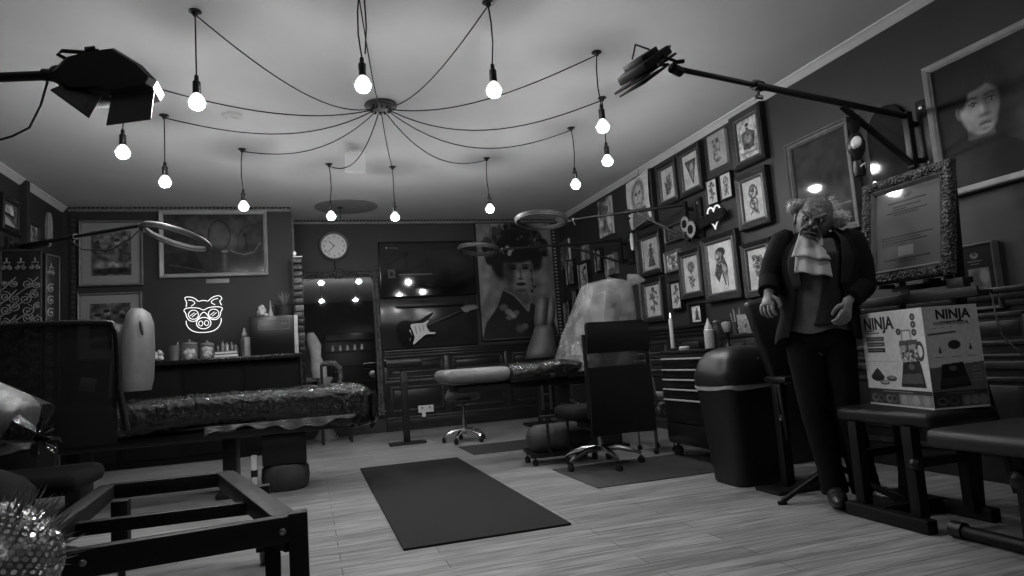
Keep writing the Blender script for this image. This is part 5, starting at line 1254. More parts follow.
def film(u, v):
    a = 2*PI*v; p = Vector(((u-.5)*.58, math.copysign(abs(math.cos(a))**.5, math.cos(a))*.217, math.copysign(abs(math.sin(a))**.5, math.sin(a))*.092))
    p *= 1+.03*noise.noise(Vector((u*6, math.cos(a)*3, math.sin(a)*3))); return pc + RR @ p
MB().sheet(film, 30, 40).build('film_wrap', mat('film_streaky', .35, .15, alpha=.22, var=.1, bump=.8, bscale=26), t, ang=80)
MB().box((-1.26,2.78,.56),(.56,.44,.30),rot=(0,.45,0),bev=.08).build('black_cushion', FABRIC, t, ang=70)
MB().box((-1.32,2.8,.24),(.5,.4,.44),bev=.03).box((-1.3,2.75,.025),(.75,.6,.05),bev=.01).build('base', BLACKP, t)
mb = MB().tube([(-1.02,2.66,.83),(-.93,2.63,.79),(-.86,2.60,.765)], [.07,.045,.02], 8); rg = random.Random(8)
for k in range(26):
    d = Vector((rg.uniform(.2,1), rg.uniform(-.6,.6), rg.uniform(-.8,.7))).normalized(); w = Vector((rg.uniform(-1,1),rg.uniform(-1,1),rg.uniform(-1,1))).normalized()*.012; b0 = Vector((-.87,2.60,.765)); L = rg.uniform(.04,.10)
    w *= .45; mb.add([b0-w,b0+w,b0+d*L+w*1.5,b0+d*L*.9-w],[(0,1,2,3)])
mb.build('gathered_wrap', WRAP, t, flat=True)
MB().ell((-.93,2.44,.58),(.008,.006,.008),n=8).build('stud', CHROME, t)
# glittering ball with tinsel, bottom left
t = thing('side_stand', 'small round black stand under the glittering ball', 'stand', (-.47,1.22,0))
MB().lathe([(.13,.555),(.135,.565),(.13,.575),(0,.575)], (-.455,1.2,0), n=24).lathe([(.02,.02),(.02,.56)], (-.455,1.2,0), n=12).lathe([(.14,0),(.14,.015),(.02,.03)], (-.455,1.2,0), n=24).build('stand_body', BLACK, t)
t = thing('tinsel_ball', 'glittering silver sequinned ball with a spiky tinsel fringe, bottom left corner', 'ornament', (-.455,1.2,.575))
bc2 = Vector((-.455,1.2,.667)); rb = .088
MB().ell(bc2, rb, n=32).build('ball', mat('ball_silver', .35, .3, .8, var=.3, scale=40), t)
mb = MB(); rg = random.Random(4); N = 950
for k in range(N):
    z = 1-2*(k+.5)/N; r = math.sqrt(1-z*z); a = k*2.39996; n_ = Vector((r*math.cos(a), r*math.sin(a), z))
    nn = (n_+Vector((rg.uniform(-.35,.35),rg.uniform(-.35,.35),rg.uniform(-.35,.35)))).normalized(); M_ = mat_from(nn); c = bc2+n_*(rb+.001); s_ = .0041
    mb.add([c+M_@Vector((s_*math.cos(q*PI/3), s_*math.sin(q*PI/3), 0)) for q in range(6)], [(0,1,2,3,4,5)])
tag(mb.build('sequins', mat('sequin', .85, .12, 1., var=0, emis=.03), t, flat=True), kind='stuff')
mb = MB()
for k in range(420):
    a = rg.random()*2*PI; el_ = rg.uniform(-.1,1.2)
    d = Vector((math.cos(a)*math.cos(el_), math.sin(a)*math.cos(el_), math.sin(el_)))
    b0 = bc2+d*rb*.95; L = rg.uniform(.014,.042); w = d.orthogonal().normalized()*.0013; w.rotate(Matrix.Rotation(rg.random()*6, 3, d))
    bend = Vector((rg.uniform(-1,1),rg.uniform(-1,1),rg.uniform(-.5,1)))*.012
    mb.add([b0-w,b0+w,b0+d*L*.6+bend*.4+w,b0+d*L*.6+bend*.4-w,b0+d*L+bend], [(0,1,2,3),(3,2,4)])
tag(mb.build('tinsel', mat('tinsel', .25, .35, .5, var=.3), t, flat=True), kind='stuff')

# ------------------------------------------------------------------ right foreground benches
t = thing('weight_bench', 'low black padded bench carrying the food processor carton', 'bench', (2.82,2.6,0))
MB().box((2.855,2.60,.503),(.43,.56,.075),bev=.025).build('seat', VINYL, t, ang=50)
MB().bar((2.635,2.845,.032),(2.635,2.37,.032),.062,.062,bev=.006).bar((3.02,2.94,.032),(3.02,2.37,.032),.062,.062,bev=.006).bar((2.64,2.66,.04),(3.02,2.66,.04),.06,.06).build('floor_rail', FM, t)
for p in ((2.66,2.45),(2.66,2.77),(2.98,2.45),(2.98,2.80)): MB().bar((p[0],p[1],.05),(p[0],p[1],.47),.055,.055,bev=.004).build('leg', FM, t)
for y in (2.45,2.8): MB().bar((2.66,y,.30),(2.98,y,.30),.04,.04).build('stretcher', FM, t)
MB().ell((2.645,2.43,.30),(.03,.03,.03),n=12).build('adjuster_knob', BLACKP, t)
t = thing('weight_bench', 'lower black padded bench with a round floor rail, at the right edge', 'bench', (2.75,1.95,0))
MB().box((2.78,1.92,.452),(.56,.64,.08),bev=.03).build('seat', mat('bench_vinyl', .026, .45, bump=.15, bscale=180), t, ang=50)
for x, y in ((2.68,2.30),(3.02,2.20)): MB().tube([(x,y,.033),(x,1.55,.033)], .028, 14).build('floor_rail', FM, t)
MB().tube([(2.68,2.31,.036),(2.68,2.255,.036)], .036, 14).build('rail_cap', BLACKP, t)
for p in ((2.70,1.97),(2.98,1.97),(2.98,1.7),(2.70,1.7)): MB().bar((p[0],p[1],.04),(p[0],p[1],.415),.06,.06,bev=.004).build('leg', FM, t)
for q in ((1.97,.045),(1.7,.30)): MB().bar((2.68,q[0],q[1]),(3.0,q[0],q[1]),.045,.045).build('stretcher', FM, t)
MB().lathe([(.0,0),(.035,0),(.035,.03),(.015,.045),(0,.045)], (2.67,1.97,.30), (-1,0,0), 14).build('adjuster_knob', BLACKP, t)
# food processor carton
t = thing('food_processor_carton', 'white printed food processor carton standing on the low black bench', 'carton', (2.84,2.57,.5405))
FL = Vector((2.728,2.362,.5415)); uL = Vector((-.11,-.47,0)).normalized(); uR = Vector((.974,-.228,0)).normalized(); wL, wR, hB = .483, .268, .474
BLc = FL-uL*wL
cc = FL-uL*wL/2+uR*wR/2+Vector((0,0,hB/2))
MB().box(cc, (wR,wL,hB), Matrix((uR,-uL,Vector((0,0,1)))).transposed()).build('box', mat('carton_white', .34, .6, var=.04), t, flat=True)
a = Art(wL, hB, 190, .60, 70); a.noise(.04, 4)
a.line([(.06,.20),(.22,.20)], .006, .08); a.line([(.06,.225),(.30,.225)], .006, .08)
for v in (.265,.325,.385): a.poly([(.07,v),(.37,v),(.37,v+.048),(.07,v+.048)], .10 if v < .38 else .04)
for v in (.29,.35,.41): a.line([(.09,v),(.33,v)], .004, .3)
for x, y in ((.85,.085),(.85,.16),(.85,.24),(.615,.225)): a.ell(x,y,.038,.035,.05,soft=.1).ell(x,y,.02,.016,.22,soft=.3)
a.line([(.66,.32),(.66,.215),(.79,.215),(.79,.32)], .006, .12); a.poly([(.61,.32),(.88,.31),(.88,.36),(.6,.37)], .10)
a.poly([(.60,.37),(.88,.36),(.89,.52),(.62,.54)], .33); a.ring(.90,.43,.05,.08,.012,.06)
rg = random.Random(2)
for k in range(60): a.ell(rg.uniform(.63,.86), rg.uniform(.41,.52), .014, .012, rg.choice((.05,.12,.5)), soft=.5)
a.line([(.72,.36),(.73,.42)], .015, .05)
a.poly([(.63,.54),(.88,.525),(.90,.60),(.93,.79),(.56,.79),(.61,.62)], .03); a.poly([(.60,.66),(.88,.65),(.90,.75),(.58,.76)], .10); a.ell(.75,.585,.045,.03,.12,soft=.3)
a.ell(.19,.70,.115,.045,.03).poly([(.09,.68),(.15,.63),(.2,.60),(.25,.64),(.3,.69)], .05); a.ell(.42,.71,.085,.03,.06).ell(.42,.70,.06,.017,.25,soft=.5); a.ell(.30,.755,.08,.025,.1).ell(.3,.75,.06,.015,.35,soft=.5)
a.line([(.02,.53),(.55,.53)], .002, .2); a.line([(.02,.62),(.02,.53)], .002, .2); a.line([(.34,.53),(.34,.68)], .002, .2)
a.poly([(0,.825),(1,.825),(1,.868),(0,.868)], .05); a.line([(.25,.846),(.72,.846)], .004, .3)
a.poly([(0,.868),(.5,.868),(.5,.98),(0,.98)], .05).poly([(.5,.868),(1,.868),(1,.98),(.5,.98)], .22)
for x, g in ((.1,.18),(.2,.1),(.34,.2),(.42,.12)): a.ell(x,.925,.06,.045,g,soft=.3).ell(x+.01,.92,.03,.022,.04,soft=.5)
for x, g in ((.58,.38),(.66,.3),(.75,.36),(.9,.30)): a.ell(x,.925,.055,.05,g,soft=.2)
a.noise(.08, 30)
a.build('printed_front', BLc+Vector((0,0,hB))-uR*.0012, uL, -uR, t, ARTM)
a = Art(wR, hB, 190, .66, 71)
a.line([(.3,.16),(.72,.155)], .006, .06); a.line([(.05,.275),(.55,.26)], .008, .06); a.line([(.05,.22),(.95,.19)], .001, .15)
a.ell(.5,.385,.065*1.0,.045,.04); a.poly([(.2,.46),(.23,.39),(.26,.46)], .05).poly([(.76,.44),(.79,.37),(.82,.44)], .05)
for x in (.2,.5,.8): a.line([(x-.08,.5),(x+.08,.5)], .003, .12)
a.poly([(0,.60),(1,.56),(1,.83),(0,.83)], .16)
a.poly([(.22,.57),(.62,.555),(.64,.63),(.72,.79),(.14,.81),(.2,.66)], .018); a.poly([(.2,.70),(.66,.69),(.68,.76),(.18,.77)], .04); a.ell(.42,.61,.04,.025,.14,soft=.3)
for v in (.61,.64,.68,.71,.74): a.line([(.76,v),(.92,v-.005)], .004, .3)
a.poly([(0,.83),(1,.83),(1,.872),(0,.872)], .05); a.line([(.25,.85),(.75,.85)], .003, .2)
a.poly([(0,.872),(.5,.872),(.5,.98),(0,.98)], .04).poly([(.5,.872),(1,.872),(1,.98),(.5,.98)], .12)
for x, g in ((.15,.14),(.36,.10)): a.ell(x,.925,.055,.04,g,soft=.4).ell(x,.92,.03,.02,.03,soft=.5)
for x in (.6,.75,.9): a.ell(x,.925,.042,.045,.22,soft=.3)
a.noise(.08, 30)
a.build('printed_side', FL+Vector((0,0,hB))-Vector((0,0,0))+uL*.0012, uR, uL, t, ARTM)
up_ = Vector((0,0,1))
text_mb('NINJA', .088, BLc+uL*.025-uR*.0022+up_*(hB-.088), uL, up_, .0004, 0, None, 'LEFT', .0022).build('lettering', mat('ink_black', .015, .6, var=0), t, flat=True)
text_mb('NINJA', .062, FL+uR*.06+uL*.0022+up_*(hB-.060), uR, up_, .0004, 0, None, 'LEFT', .0016).build('lettering', mat('ink_black', .015, .6, var=0), t, flat=True)
text_mb('FOOD PROCESSOR', .020, FL+uR*.045+uL*.0022+up_*(hB-.088), uR, up_, .0004, 0).build('lettering', mat('ink_black', .015, .6, var=0), t, flat=True)
# easel with ornate framed notice
t = thing('easel', 'dark easel stand with a ledge, behind the food processor carton', 'easel', (3.18,2.7,0))
MB().box((3.10,2.70,1.068),(.10,.74,.03),bev=.004).box((3.055,2.70,1.078),(.014,.74,.05),bev=.004).build('ledge', mat('easel_wood', .022, .45, var=.3), t)
for y0, y1 in ((2.50,2.55),(2.94,2.86)): MB().bar((3.085,y0,.0),(3.27,y1,1.75),.04,.03,bev=.003).build('leg', FM, t)
MB().bar((3.24,2.7,1.6),(3.62,2.7,0),.04,.03,bev=.003).build('rear_leg', FM, t)
for q in ((3.235,2.55,2.85,1.6),(3.2,2.47,2.93,1.145)): MB().bar((q[0],q[1],q[3]),(q[0],q[2],q[3]),.03,.03).build('cross_bar', FM, t)
for y in (2.58,2.86): MB().box((3.075,y,1.158),(.09,.03,.022),bev=.003).build('peg', FM, t)
t = thing('framed_notice', 'ornate silver-framed printed notice leaning on the easel above the carton', 'picture', (3.12,2.73,1.17))
D = Vector((-.168,0,-.986)); N_ = Vector((-.986,0,.168)); U = Vector((0,-1,0)); nw, nh = .56, .60
o = Vector((3.195,3.015,1.765))
CF = mat('ornate_silver', .08, .4, .3, var=.85, scale=70, bump=1.2, bscale=70, btype='VORONOI')
mb = MB(); mb.D = D
mb.frame(o, U, N_, nw, nh, [(0,0),(0,.035),(.008,.048),(.03,.05),(.048,.04),(.056,.03)]).build('carved_frame', CF, t, ang=20)
mb = MB(); mb.D = D
mb.frame(o, U, N_, nw, nh, [(.055,.03),(.062,.036),(.072,.024),(.078,.012),(.08,.012)]).build('inner_frame', FRG, t, ang=20)
mb = MB(); rg = random.Random(12)
for k in range(100):
    e = rg.random()*(2*nw+2*nh); i = rg.uniform(.012,.045)
    if e < nw: q = o+U*e+D*i
    elif e < nw+nh: q = o+U*(nw-i)+D*(e-nw)
    elif e < 2*nw+nh: q = o+U*(e-nw-nh)+D*(nh-i)
    else: q = o+U*i+D*(e-2*nw-nh)
    mb.ell(q+N_*.046, (.007,.011,.011), (rg.random()*3,0,0), 7)
tag(mb.build('carved_ornament', CF, t), kind='stuff')
MB().box(o+U*nw/2+D*nh/2+N_*.004, (.008,nw-.02,nh-.02), Matrix((N_,U,D)).transposed()).build('backing', BLACKP, t)
pw, ph = nw-.16, nh-.16
a = Art(pw, ph, 150, .15, 72); a.noise(.06, 3)
a.ell(.5,.07,.06,.05,.045,soft=.5).ell(.47,.05,.02,.02,.09).ell(.53,.05,.02,.02,.09)
for v, x0, x1, wd in ((.155,.2,.8,.008),(.215,.28,.72,.006),(.25,.28,.5,.005),(.285,.18,.82,.006),(.315,.3,.7,.005),(.60,.1,.9,.006),(.635,.1,.72,.005),(.67,.1,.82,.006),(.70,.1,.5,.005),(.89,.14,.86,.006),(.925,.35,.65,.005)):
    n_ = int((x1-x0)/.05)
    for k in range(n_): a.line([(x0+(x1-x0)*k/n_,v),(x0+(x1-x0)*(k+.72)/n_,v)], wd, .03)
a.poly([(.36,.73),(.60,.73),(.60,.86),(.36,.86)], .30)
a.build('notice_sheet', o+U*.08+D*.08+N_*.012, U, N_, t, art_mat('notice_glass', .05, .6), D=D)
t = thing('white_cable', 'thin white cable hanging from the easel ledge beside the carton', 'cable', (3.12,2.36,.8))
MB().tube([(3.12,2.345,1.09),(3.13,2.325,1.05),(3.13,2.32,.95),(3.15,2.32,.86),(3.2,2.31,.80),(3.22,2.30,.78)], .004, 6).build('cord', mat('cable_pale', .25, .5), t)
MB().tube([(3.215,2.302,.785),(3.235,2.297,.765)], .007, 6).build('plug_tip', STEEL, t)
for lab, y, w, h, g in (('small white card propped on the easel ledge under the notice',2.78,.07,.05,.4),('dark wedge-shaped stand on the easel ledge under the notice corner',2.46,.09,.07,.02)):
    tag(MB().box((3.10,y,1.085+h/2),(.012 if g > .1 else .05,w,h),rot=(0,.0,0),bev=.003).build('propped_card' if g > .1 else 'display_stand', mat('card_%d' % int(g*100), g, .5)), lab, 'card' if g > .1 else 'stand')
# padded adjustable stool behind the figure
t = thing('adjustable_chair', 'black padded chair with slanting back on a post and base plate, beside the dustbin', 'chair', (2.80,3.44,0))
MB().box((2.82,3.455,.012),(.44,.22,.024),bev=.006).build('base_plate', BLACK, t)
MB().bar((2.765,3.46,.02),(2.765,3.46,.64),.065,.055,bev=.006).build('post', FM, t)
MB().box((2.91,3.46,.665),(.34,.20,.04),bev=.015).build('seat', VINYL, t)
MB().box((2.855,3.51,.925),(.30,.085,.54),rot=(-.05,-.22,-.25),bev=.03).build('back_cushion', VINYL, t, ang=50)
MB().bar((2.765,3.44,.30),(2.74,3.42,.64),.012,.02).tube([(2.735,3.42,.45),(2.71,3.40,.43)],.008,6).build('release_lever', STEEL, t)
# ------------------------------------------------------------------ life-size old man figure
FZ = math.radians(-33)
t = thing('old_man_figure', 'life-size old man figure in dark coat and white cravat, standing by the carton', 'figure', (2.755,2.985,0), rz=FZ, local=True)
SKIN = mat('figure_skin', .15, .5, var=.4, scale=40, bump=.7, bscale=45); HANDM = mat('figure_hand', .26, .5, var=.2, scale=40, bump=.3, bscale=60)
def skin_mesh(chains):
    # chains: list of lists of (point, radius); a point equal to an existing one joins the tree
    V = []; Rr = []; E = []; idx = {}
    for ch in chains:
        last = None
        for p, r in ch:
            k = tuple(round(c, 4) for c in p)
            if k not in idx: idx[k] = len(V); V.append(p); Rr.append(r)
            if last is not None: E.append((last, idx[k]))
            last = idx[k]
    me = bpy.data.meshes.new('skel'); me.from_pydata(V, E, []); ob = bpy.data.objects.new('skel', me); C.objects.link(ob)
    sk = ob.modifiers.new('s', 'SKIN'); sk.use_smooth_shade = True
    for i, d in enumerate(me.skin_vertices[0].data): d.radius = (Rr[i], Rr[i]); d.use_root = (i == 0)
    ss = ob.modifiers.new('u', 'SUBSURF'); ss.levels = 2; ss.render_levels = 2
    dg = bpy.context.evaluated_depsgraph_get(); m2 = bpy.data.meshes.new_from_object(ob.evaluated_get(dg))
    v = [tuple(q.co) for q in m2.vertices]; f = [tuple(q.vertices) for q in m2.polygons]
    bpy.data.objects.remove(ob); bpy.data.meshes.remove(m2); bpy.data.meshes.remove(me)
    return v, f
# local frame: x to the image right, -y forward
pel = (-.045,0,.90)
shL, elL, wrL = (-.165,.0,1.455), (-.265,-.02,1.255), (-.295,-.10,1.165)
shR, elR, wrR = (.165,.0,1.42), (.205,.02,1.175), (.085,-.14,1.085)
def hand(w, d, side, curl, up):
    # w wrist, d pointing direction of the palm, side = thumb direction, up = back of hand normal
    w, d, side, up = Vector(w), Vector(d).normalized(), Vector(side).normalized(), Vector(up).normalized()
    palm = w+d*.05; ch = []; kn = w+d*.075
    ch.append([(tuple(w), .021), (tuple(palm), .026)])
    for i, (off, L) in enumerate(((.030,.070),(.010,.080),(-.012,.074),(-.032,.058))):
        b = kn+side*off; dirs = d.copy(); pts = [(tuple(palm), .026), (tuple(b), .0125)]; p = b
        for j, (fr, r) in enumerate(((.45,.0105),(.32,.0095),(.25,.0075))):
            ang = curl*(j*.75+.35); q = (d*math.cos(ang)-up*math.sin(ang)+side*off*1.5).normalized(); p = p+q*L*fr; pts.append((tuple(p), r))
        ch.append(pts)
    b = w+d*.022+side*.022; p1 = b+(side*.75+d*.5-up*.25).normalized()*.035; p2 = p1+(d*.85+side*.2-up*.5).normalized()*.032; p3 = p2+(d*.8-side*.3-up*.5).normalized()*.024
    ch.append([(tuple(palm), .026), (tuple(b), .016), (tuple(p1), .0125), (tuple(p2), .011), (tuple(p3), .008)])
    return ch
chains = [[(pel,.115),((-.035,.0,1.05),.10),((-.01,.005,1.22),.125),((.0,.01,1.36),.12),((.0,.005,1.44),.07),((-.015,-.02,1.49),.05),((-.02,-.04,1.545),.05)],
 [((.0,.01,1.36),.12),(shL,.06),(elL,.044),(wrL,.028)], [((.0,.01,1.36),.12),(shR,.06),(elR,.044),(wrR,.028)],
 [(pel,.115),((-.125,0,.86),.085),((-.115,-.015,.50),.055),((-.055,.02,.10),.042),((-.07,-.07,.045),.035)],
 [(pel,.115),((.035,0,.86),.085),((.045,-.015,.50),.055),((.105,.02,.10),.042),((.16,-.03,.045),.035)]]
chains += hand(wrL, (-.25,-.45,-.85), (.8,-.5,.1), .75, (-.6,-.5,.4))
chains += hand(wrR, (-.28,-.35,-.9), (-.75,-.55,.3), 1.0, (.7,-.55,.2))
v, f = skin_mesh(chains)
hd = MB(); hd.add(v, f)
# head, tilted towards its left and bowed
HC = Vector((-.008,-.062,1.558)); RH = Matrix.Rotation(math.radians(15), 3, 'Y') @ Matrix.Rotation(math.radians(14), 3, 'X') @ Matrix.Rotation(math.radians(-12), 3, 'Z')
def gs(d, c, w): return math.exp(-((d-Vector(c).normalized()).length/w)**2)
def headf(d, q):
    k = 0.
    k += .30*gs(d, (0,-1,-.12), .17)      # nose
    k += .12*gs(d, (0,-1,.06), .14)
    k += .13*gs(d, (-.32,-.95,.20), .2)+.13*gs(d, (.32,-.95,.20), .2)     # brow
    k -= .17*gs(d, (-.34,-.95,.03), .14)+.17*gs(d, (.34,-.95,.03), .14)   # sockets
    k += .12*gs(d, (-.5,-.8,-.22), .22)+.12*gs(d, (.5,-.8,-.22), .22)     # cheeks
    k -= .08*gs(d, (-.25,-.9,-.42), .12)+.08*gs(d, (.25,-.9,-.42), .12)
    k += .10*gs(d, (0,-.9,-.46), .14)+.16*gs(d, (0,-.75,-.82), .22)       # lips, chin
    k -= .10*gs(d, (0,-.9,-.58), .09)
    k += .02*math.sin(d.z*34)*gs(d, (0,-.8,.55), .45)                      # forehead wrinkles
    q = q*(1+k)
    if d.z < -.1: q.x *= 1-.22*(-d.z-.1)
    if d.y > .2: q.y *= .95
    return q
hd.ell(HC, (.094,.112,.138), RH, 72, 0, headf)
RF = RH @ Matrix.Scale(1.075, 3)
for s_ in (-1,1):
    c = HC+RF@Vector((.092*s_,.01,-.005)); hd.ell(c, (.012,.026,.042), RH, 14)
    hd.tube([HC+RF@Vector((.055*s_,-.112,.036)), HC+RF@Vector((.035*s_,-.122,.026)), HC+RF@Vector((.012*s_,-.122,.012))], [.008,.011,.008], 8)   # frowning brow
    hd.ell(HC+RF@Vector((.021*s_,-.125,-.032)), (.014,.014,.011), RH, 12)     # nostril wing
    hd.tube([HC+RF@Vector((.026*s_,-.118,-.03)), HC+RF@Vector((.045*s_,-.103,-.055)), HC+RF@Vector((.046*s_,-.092,-.085))], .006, 6)             # cheek fold
hd.tube([HC+RF@Vector((-.040,-.092,-.074)), HC+RF@Vector((-.018,-.108,-.062)), HC+RF@Vector((.0,-.112,-.064)), HC+RF@Vector((.018,-.108,-.062)), HC+RF@Vector((.040,-.092,-.074))], .0065, 8)
hd.tube([HC+RF@Vector((-.03,-.094,-.083)), HC+RF@Vector((.0,-.110,-.080)), HC+RF@Vector((.03,-.094,-.083))], .0075, 8)
def shade(p):
    return 0
hd.m = [1 if max(hd.v[i][2] for i in f_) < 1.2 and max(hd.v[i][2] for i in f_) > .93 else 0 for f_ in hd.f]
body = hd.build('body', [SKIN, HANDM], t, ang=80)
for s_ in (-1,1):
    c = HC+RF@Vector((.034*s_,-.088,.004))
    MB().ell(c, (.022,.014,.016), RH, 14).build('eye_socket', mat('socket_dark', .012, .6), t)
    e = MB().ell(c+RF@Vector((0,-.006,-.001)), .012, RH, 14).build('eye', mat('eye_white', .35, .2, var=0), t)
    MB().ell(c+RF@Vector((-.002,-.0165,-.002)), (.005,.003,.005), RH, 10).build('pupil', BLACK, e)
MB().tube([HC+RF@Vector((-.033,-.100,-.076)), HC+RF@Vector((.0,-.116,-.0715)), HC+RF@Vector((.033,-.100,-.076))], .003, 6).build('mouth_line', mat('mouth_dark', .01, .5), t)
# wild side hair
HAIR = mat('hair_white', .5, .9, var=.4, scale=60, bump=.6, bscale=150)
hb = MB(); rg = random.Random(21)
def tuft(c, r, n, s_):
    for k in range(n):
        d = Vector((rg.gauss(0,1), rg.gauss(0,1), rg.gauss(0,1))).normalized(); b = c+Vector((d.x*r[0]*.75, d.y*r[1]*.75, d.z*r[2]*.75))
        e = c+Vector((d.x*r[0], d.y*r[1], d.z*r[2]))*rg.uniform(1.0,1.35)+Vector((0,0,rg.uniform(-.01,.012))); w = d.orthogonal().normalized()*.0028; m_ = (b+e)/2+Vector((rg.uniform(-.008,.008),rg.uniform(-.008,.008),rg.uniform(-.006,.01)))
        hb.add([b-w,b+w,m_+w,m_-w,e], [(0,1,2,3),(3,2,4)])
for s_, rr_, cz in ((-1,(.050,.06,.036),.058),(1,(.056,.06,.05),.020)):
    c = HC+RH@Vector((.112*s_,.02,cz)); hb.ell(c, rr_, n=18); tuft(c, rr_, 420, s_)
c = HC+RH@Vector((0,.075,.03)); hb.ell(c, (.09,.04,.07), RH, 16); tuft(c, (.1,.06,.08), 200, 0)
tuft(HC+RH@Vector((0,.03,.085)), (.085,.09,.045), 130, 0)
hb.build('hair', HAIR, t, ang=80)
# clothing
COAT = mat('coat_black', .008, .85, bump=.3, bscale=70, spec=.25); SHIRT = mat('cravat_white', .48, .75, bump=.4, bscale=24); VEST = mat('waistcoat_grey', .018, .8, bump=.3, bscale=60); PANEL = mat('shirt_panel', .12, .8, bump=.3, bscale=40)
def spine(z): 
    k = (z-.9)/.55; return Vector((-.05+.05*max(0,min(1,k)), .0, z))
RX = [(.86,.19,.145),(.95,.185,.14),(1.05,.165,.13),(1.2,.175,.135),(1.33,.195,.135),(1.42,.185,.12),(1.475,.13,.10),(1.51,.075,.075)]
def rad(z):
    for (z0,a0,b0),(z1,a1,b1) in zip(RX, RX[1:]):
        if z <= z1: k = max(0,(z-z0)/(z1-z0)); return a0+(a1-a0)*k, b0+(b1-b0)*k
    return RX[-1][1:]
def wrapcloth(z0, z1, th0, th1, grow, fold, nu=44, nv=30, flare=0., hemw=0.):
    def fn(u, v):
        z = z0+(z1-z0)*v; a0, a1 = th0(v), th1(v); a = a0+(a1-a0)*u   # angle measured from forward (-y), positive to +x
        rx, ry = rad(z); f = 1+fold*math.sin(a*9+z*7)*(1-v)+flare*(1-v)
        c = spine(z); zz = z+hemw*math.sin(a*5)*(1-v)
        return c+Vector((math.sin(a)*(rx+grow)*f, -math.cos(a)*(ry+grow)*f, zz-c.z))
    return MB().sheet(fn, nu, nv)
wrapcloth(.94, 1.44, lambda v: -1.0, lambda v: 1.0, .004, .015, hemw=.01).build('shirt', PANEL, t, ang=80)
wrapcloth(.97, 1.36, lambda v: .05-.30*(1-v)**2, lambda v: .85, .012, .01).build('waistcoat', VEST, t, ang=80, solid=.004)
coat = wrapcloth(.90, 1.50, lambda v: .42+.30*(1-v)**2-.0*v, lambda v: 2*PI-.50-.35*(1-v), .022, .03, 60, 34, .10, .02)
def sleeve(pts, rs, seed):
    mb = MB(); P = []; Rr = []
    for i in range(len(pts)-1):
        for k in range(8):
            s_ = k/8; P.append(Vector(pts[i]).lerp(Vector(pts[i+1]), s_)); Rr.append((rs[i]+(rs[i+1]-rs[i])*s_)*(1+.018*math.sin(k*2.4+i+seed)))
    P.append(Vector(pts[-1])); Rr.append(rs[-1]); return P, Rr
P, Rr = sleeve([(-.12,.0,1.46),shL,(-.235,-.005,1.34),elL,tuple(Vector(elL).lerp(Vector(wrL),.85))], [.06,.082,.072,.066,.058], 0); coat.tube(P, Rr, 16)
P, Rr = sleeve([(.12,.0,1.42),shR,(.195,.01,1.30),elR,tuple(Vector(elR).lerp(Vector(wrR),.85))], [.06,.085,.08,.072,.060], 1); coat.tube(P, Rr, 16)
coat.build('coat', COAT, t, ang=80)
lp = MB()
for s_, a0 in ((1,.42),(-1,-.50)):
    lp.sheet(lambda u, v, s_=s_, a0=a0: (lambda z, a: spine(z)+Vector((math.sin(a)*(rad(z)[0]+.034), -math.cos(a)*(rad(z)[1]+.036), 0)))(1.18+.30*v, a0+s_*(.02+.34*u*math.sin(PI*min(1,.25+v*.7)))), 8, 14)
lp.build('lapel', mat('lapel_black', .009, .7), t, ang=80, solid=.004)
# two-tier white cravat
def cravat(z0, z1, w0, w1, y0, y1, nm, ph):
    def fn(u, v):
        w = w0+(w1-w0)*v; s_ = u*2-1
        return Vector((-.055+s_*w-.012*v, y0+(y1-y0)*v+.03*s_*s_+.007*math.sin(s_*8+ph)*v, z0+(z1-z0)*v-.005*math.sin(s_*5+ph)*v-.022*s_))
    return MB().sheet(fn, 24, 12).build(nm, SHIRT, t, ang=80, solid=.006)
cravat(1.465,1.335,.045,.098,-.125,-.190,'cravat',0.3); cravat(1.36,1.245,.080,.094,-.165,-.192,'cravat_tail',1.4)
wrapcloth(1.40,1.50, lambda v: -.6, lambda v: .05, .01, .0).build('collar', SHIRT, t, ang=80, solid=.004)
# trousers and shoes
tr = MB()
P, Rr = sleeve([(-.12,.0,.98),(-.13,0,.86),(-.12,-.01,.52),(-.07,.015,.20),(-.055,.02,.065)], [.10,.098,.072,.066,.070], 2); tr.tube(P, Rr, 18)
P, Rr = sleeve([(.02,.0,.98),(.035,0,.86),(.04,-.01,.52),(.085,.015,.20),(.10,.02,.065)], [.10,.10,.075,.070,.075], 3); tr.tube(P, Rr, 18)
tr.ell((-.048,0,.92), (.165,.125,.12), n=24)
tr.build('trousers', mat('trouser_black', .009, .9, bump=.2, bscale=60, spec=.2), t, ang=80)
for x, y, ax in ((-.06,-.05,-.1),(.155,-.03,.7)):
    def shoef(d, q): return Vector((q.x*(1-.2*max(0,d.y)), q.y, max(-.045, q.z*(1 if d.y > -.2 else .8))))
    s_ = MB().ell((x,y,.050), (.05,.145,.055), (0,0,ax), 24, 0, shoef).build('shoe', mat('shoe_dark', .035, .3, var=.4, scale=40), t, ang=60)
    mb = MB(); R3 = Matrix.Rotation(ax, 3, 'Z')
    for k in range(3): mb.tube([Vector((x,y,0))+R3@Vector((-.022,-.02-.022*k,.098-.009*k)), Vector((x,y,0))+R3@Vector((.022,-.02-.022*k,.098-.009*k))], .004, 6)
    mb.build('laces', BLACK, s_)
# support stand legs under the figure
def Lc(x, y, z): return (x, y, z)
MB().tube([(-.03,.10,.05),(-.03,.10,.5)], .016, 10).build('stand_pole', FM, t)
for ax_, ay_ in ((-.33,.02),(.28,-.22),(.22,.34),(-.26,.30)):
    MB().bar((-.03,.10,.20),(ax_,ay_,.018),.03,.022,bev=.003).box((ax_,ay_,.009),(.05,.03,.018),bev=.004).build('stand_leg', FM, t)
MB().bar((-.17,.10,.09),(.10,.09,.09),.016,.016).build('stand_brace', FM, t)

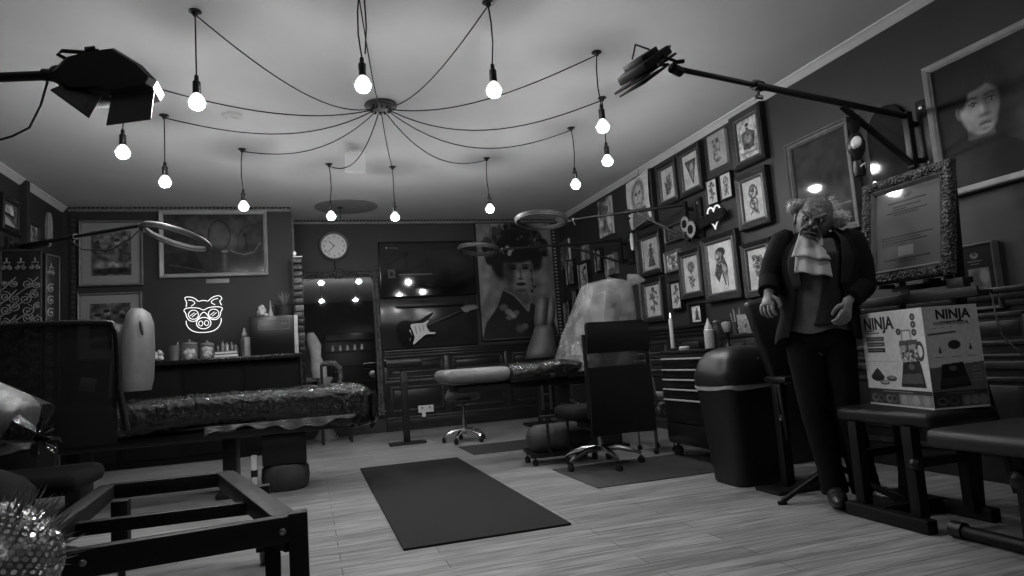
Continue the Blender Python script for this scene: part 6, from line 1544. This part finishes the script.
# ------------------------------------------------------------------ rest of the room behind the camera (seen only in the mirror)
t = thing('shelf_unit', 'dark shelving unit reflected in the ornate mirror', 'shelf', (1.3,-2.4,0))
MB().box((1.25,-2.45,1.0),(1.5,.28,2.0),bev=.01).build('cabinet_body', mat('unit_black', .012, .4), t)
for z in (.5,1.0,1.45,1.8): MB().box((1.25,-2.28,z),(1.44,.10,.03),bev=.003).build('shelf', DARKG, t)
for k in range(5):
    tt = thing('shelf_ornament', 'small pale ornament on the shelving unit reflected in the mirror', 'ornament', (.75+.22*k,-2.27,1.465), 'ornaments on the reflected shelving unit')
    MB().lathe([(0,0),(.04,0),(.055,.06),(.03,.12),(.035,.16),(0,.17)], (.75+.22*k,-2.27,1.466), n=14).build('ornament_body', mat('orn_pale', .6, .4, var=.05), tt)

# ------------------------------------------------------------------ camera and lights
def V3(i): return Vector((d2[i], d1[i], upv[i]))
f_ = 660.
d1 = Vector((308-512, -(371-288), f_)).normalized(); d2 = Vector((2600-512, -(210-288), f_)); d2 = (d2-d1*d1.dot(d2)).normalized()
upv = d1.cross(d2)
if upv.y < 0: upv = -upv
cam = bpy.data.cameras.new('camera'); co = bpy.data.objects.new('camera', cam); C.objects.link(co)
cam.sensor_width = 36; cam.lens = f_/1024*36; cam.clip_start = .05
Mx = Matrix((V3(0), V3(1), -V3(2))).transposed()
co.matrix_world = Matrix.Translation((0,0,.92)) @ Mx.to_4x4()
bpy.context.scene.camera = co
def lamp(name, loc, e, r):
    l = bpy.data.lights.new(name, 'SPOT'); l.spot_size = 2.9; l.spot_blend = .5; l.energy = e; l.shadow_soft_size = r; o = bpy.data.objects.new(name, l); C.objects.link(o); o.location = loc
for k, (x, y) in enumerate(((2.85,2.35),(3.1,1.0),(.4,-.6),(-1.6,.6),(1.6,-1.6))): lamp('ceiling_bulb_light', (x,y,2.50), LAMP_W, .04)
BULB.node_tree.nodes['Principled BSDF'].inputs['Emission Strength'].default_value = BULB_E
w = bpy.data.worlds.new('world'); bpy.context.scene.world = w; w.use_nodes = True
w.node_tree.nodes['Background'].inputs['Color'].default_value = (0,0,0,1)
sc = bpy.context.scene
sc.view_settings.view_transform = 'Standard'; sc.view_settings.look = 'None'; sc.view_settings.exposure = EXPO; sc.view_settings.gamma = GAMMA
sc.cycles.use_denoising = True; sc.cycles.max_bounces = 8; sc.cycles.transparent_max_bounces = 16; sc.cycles.sample_clamp_indirect = 4
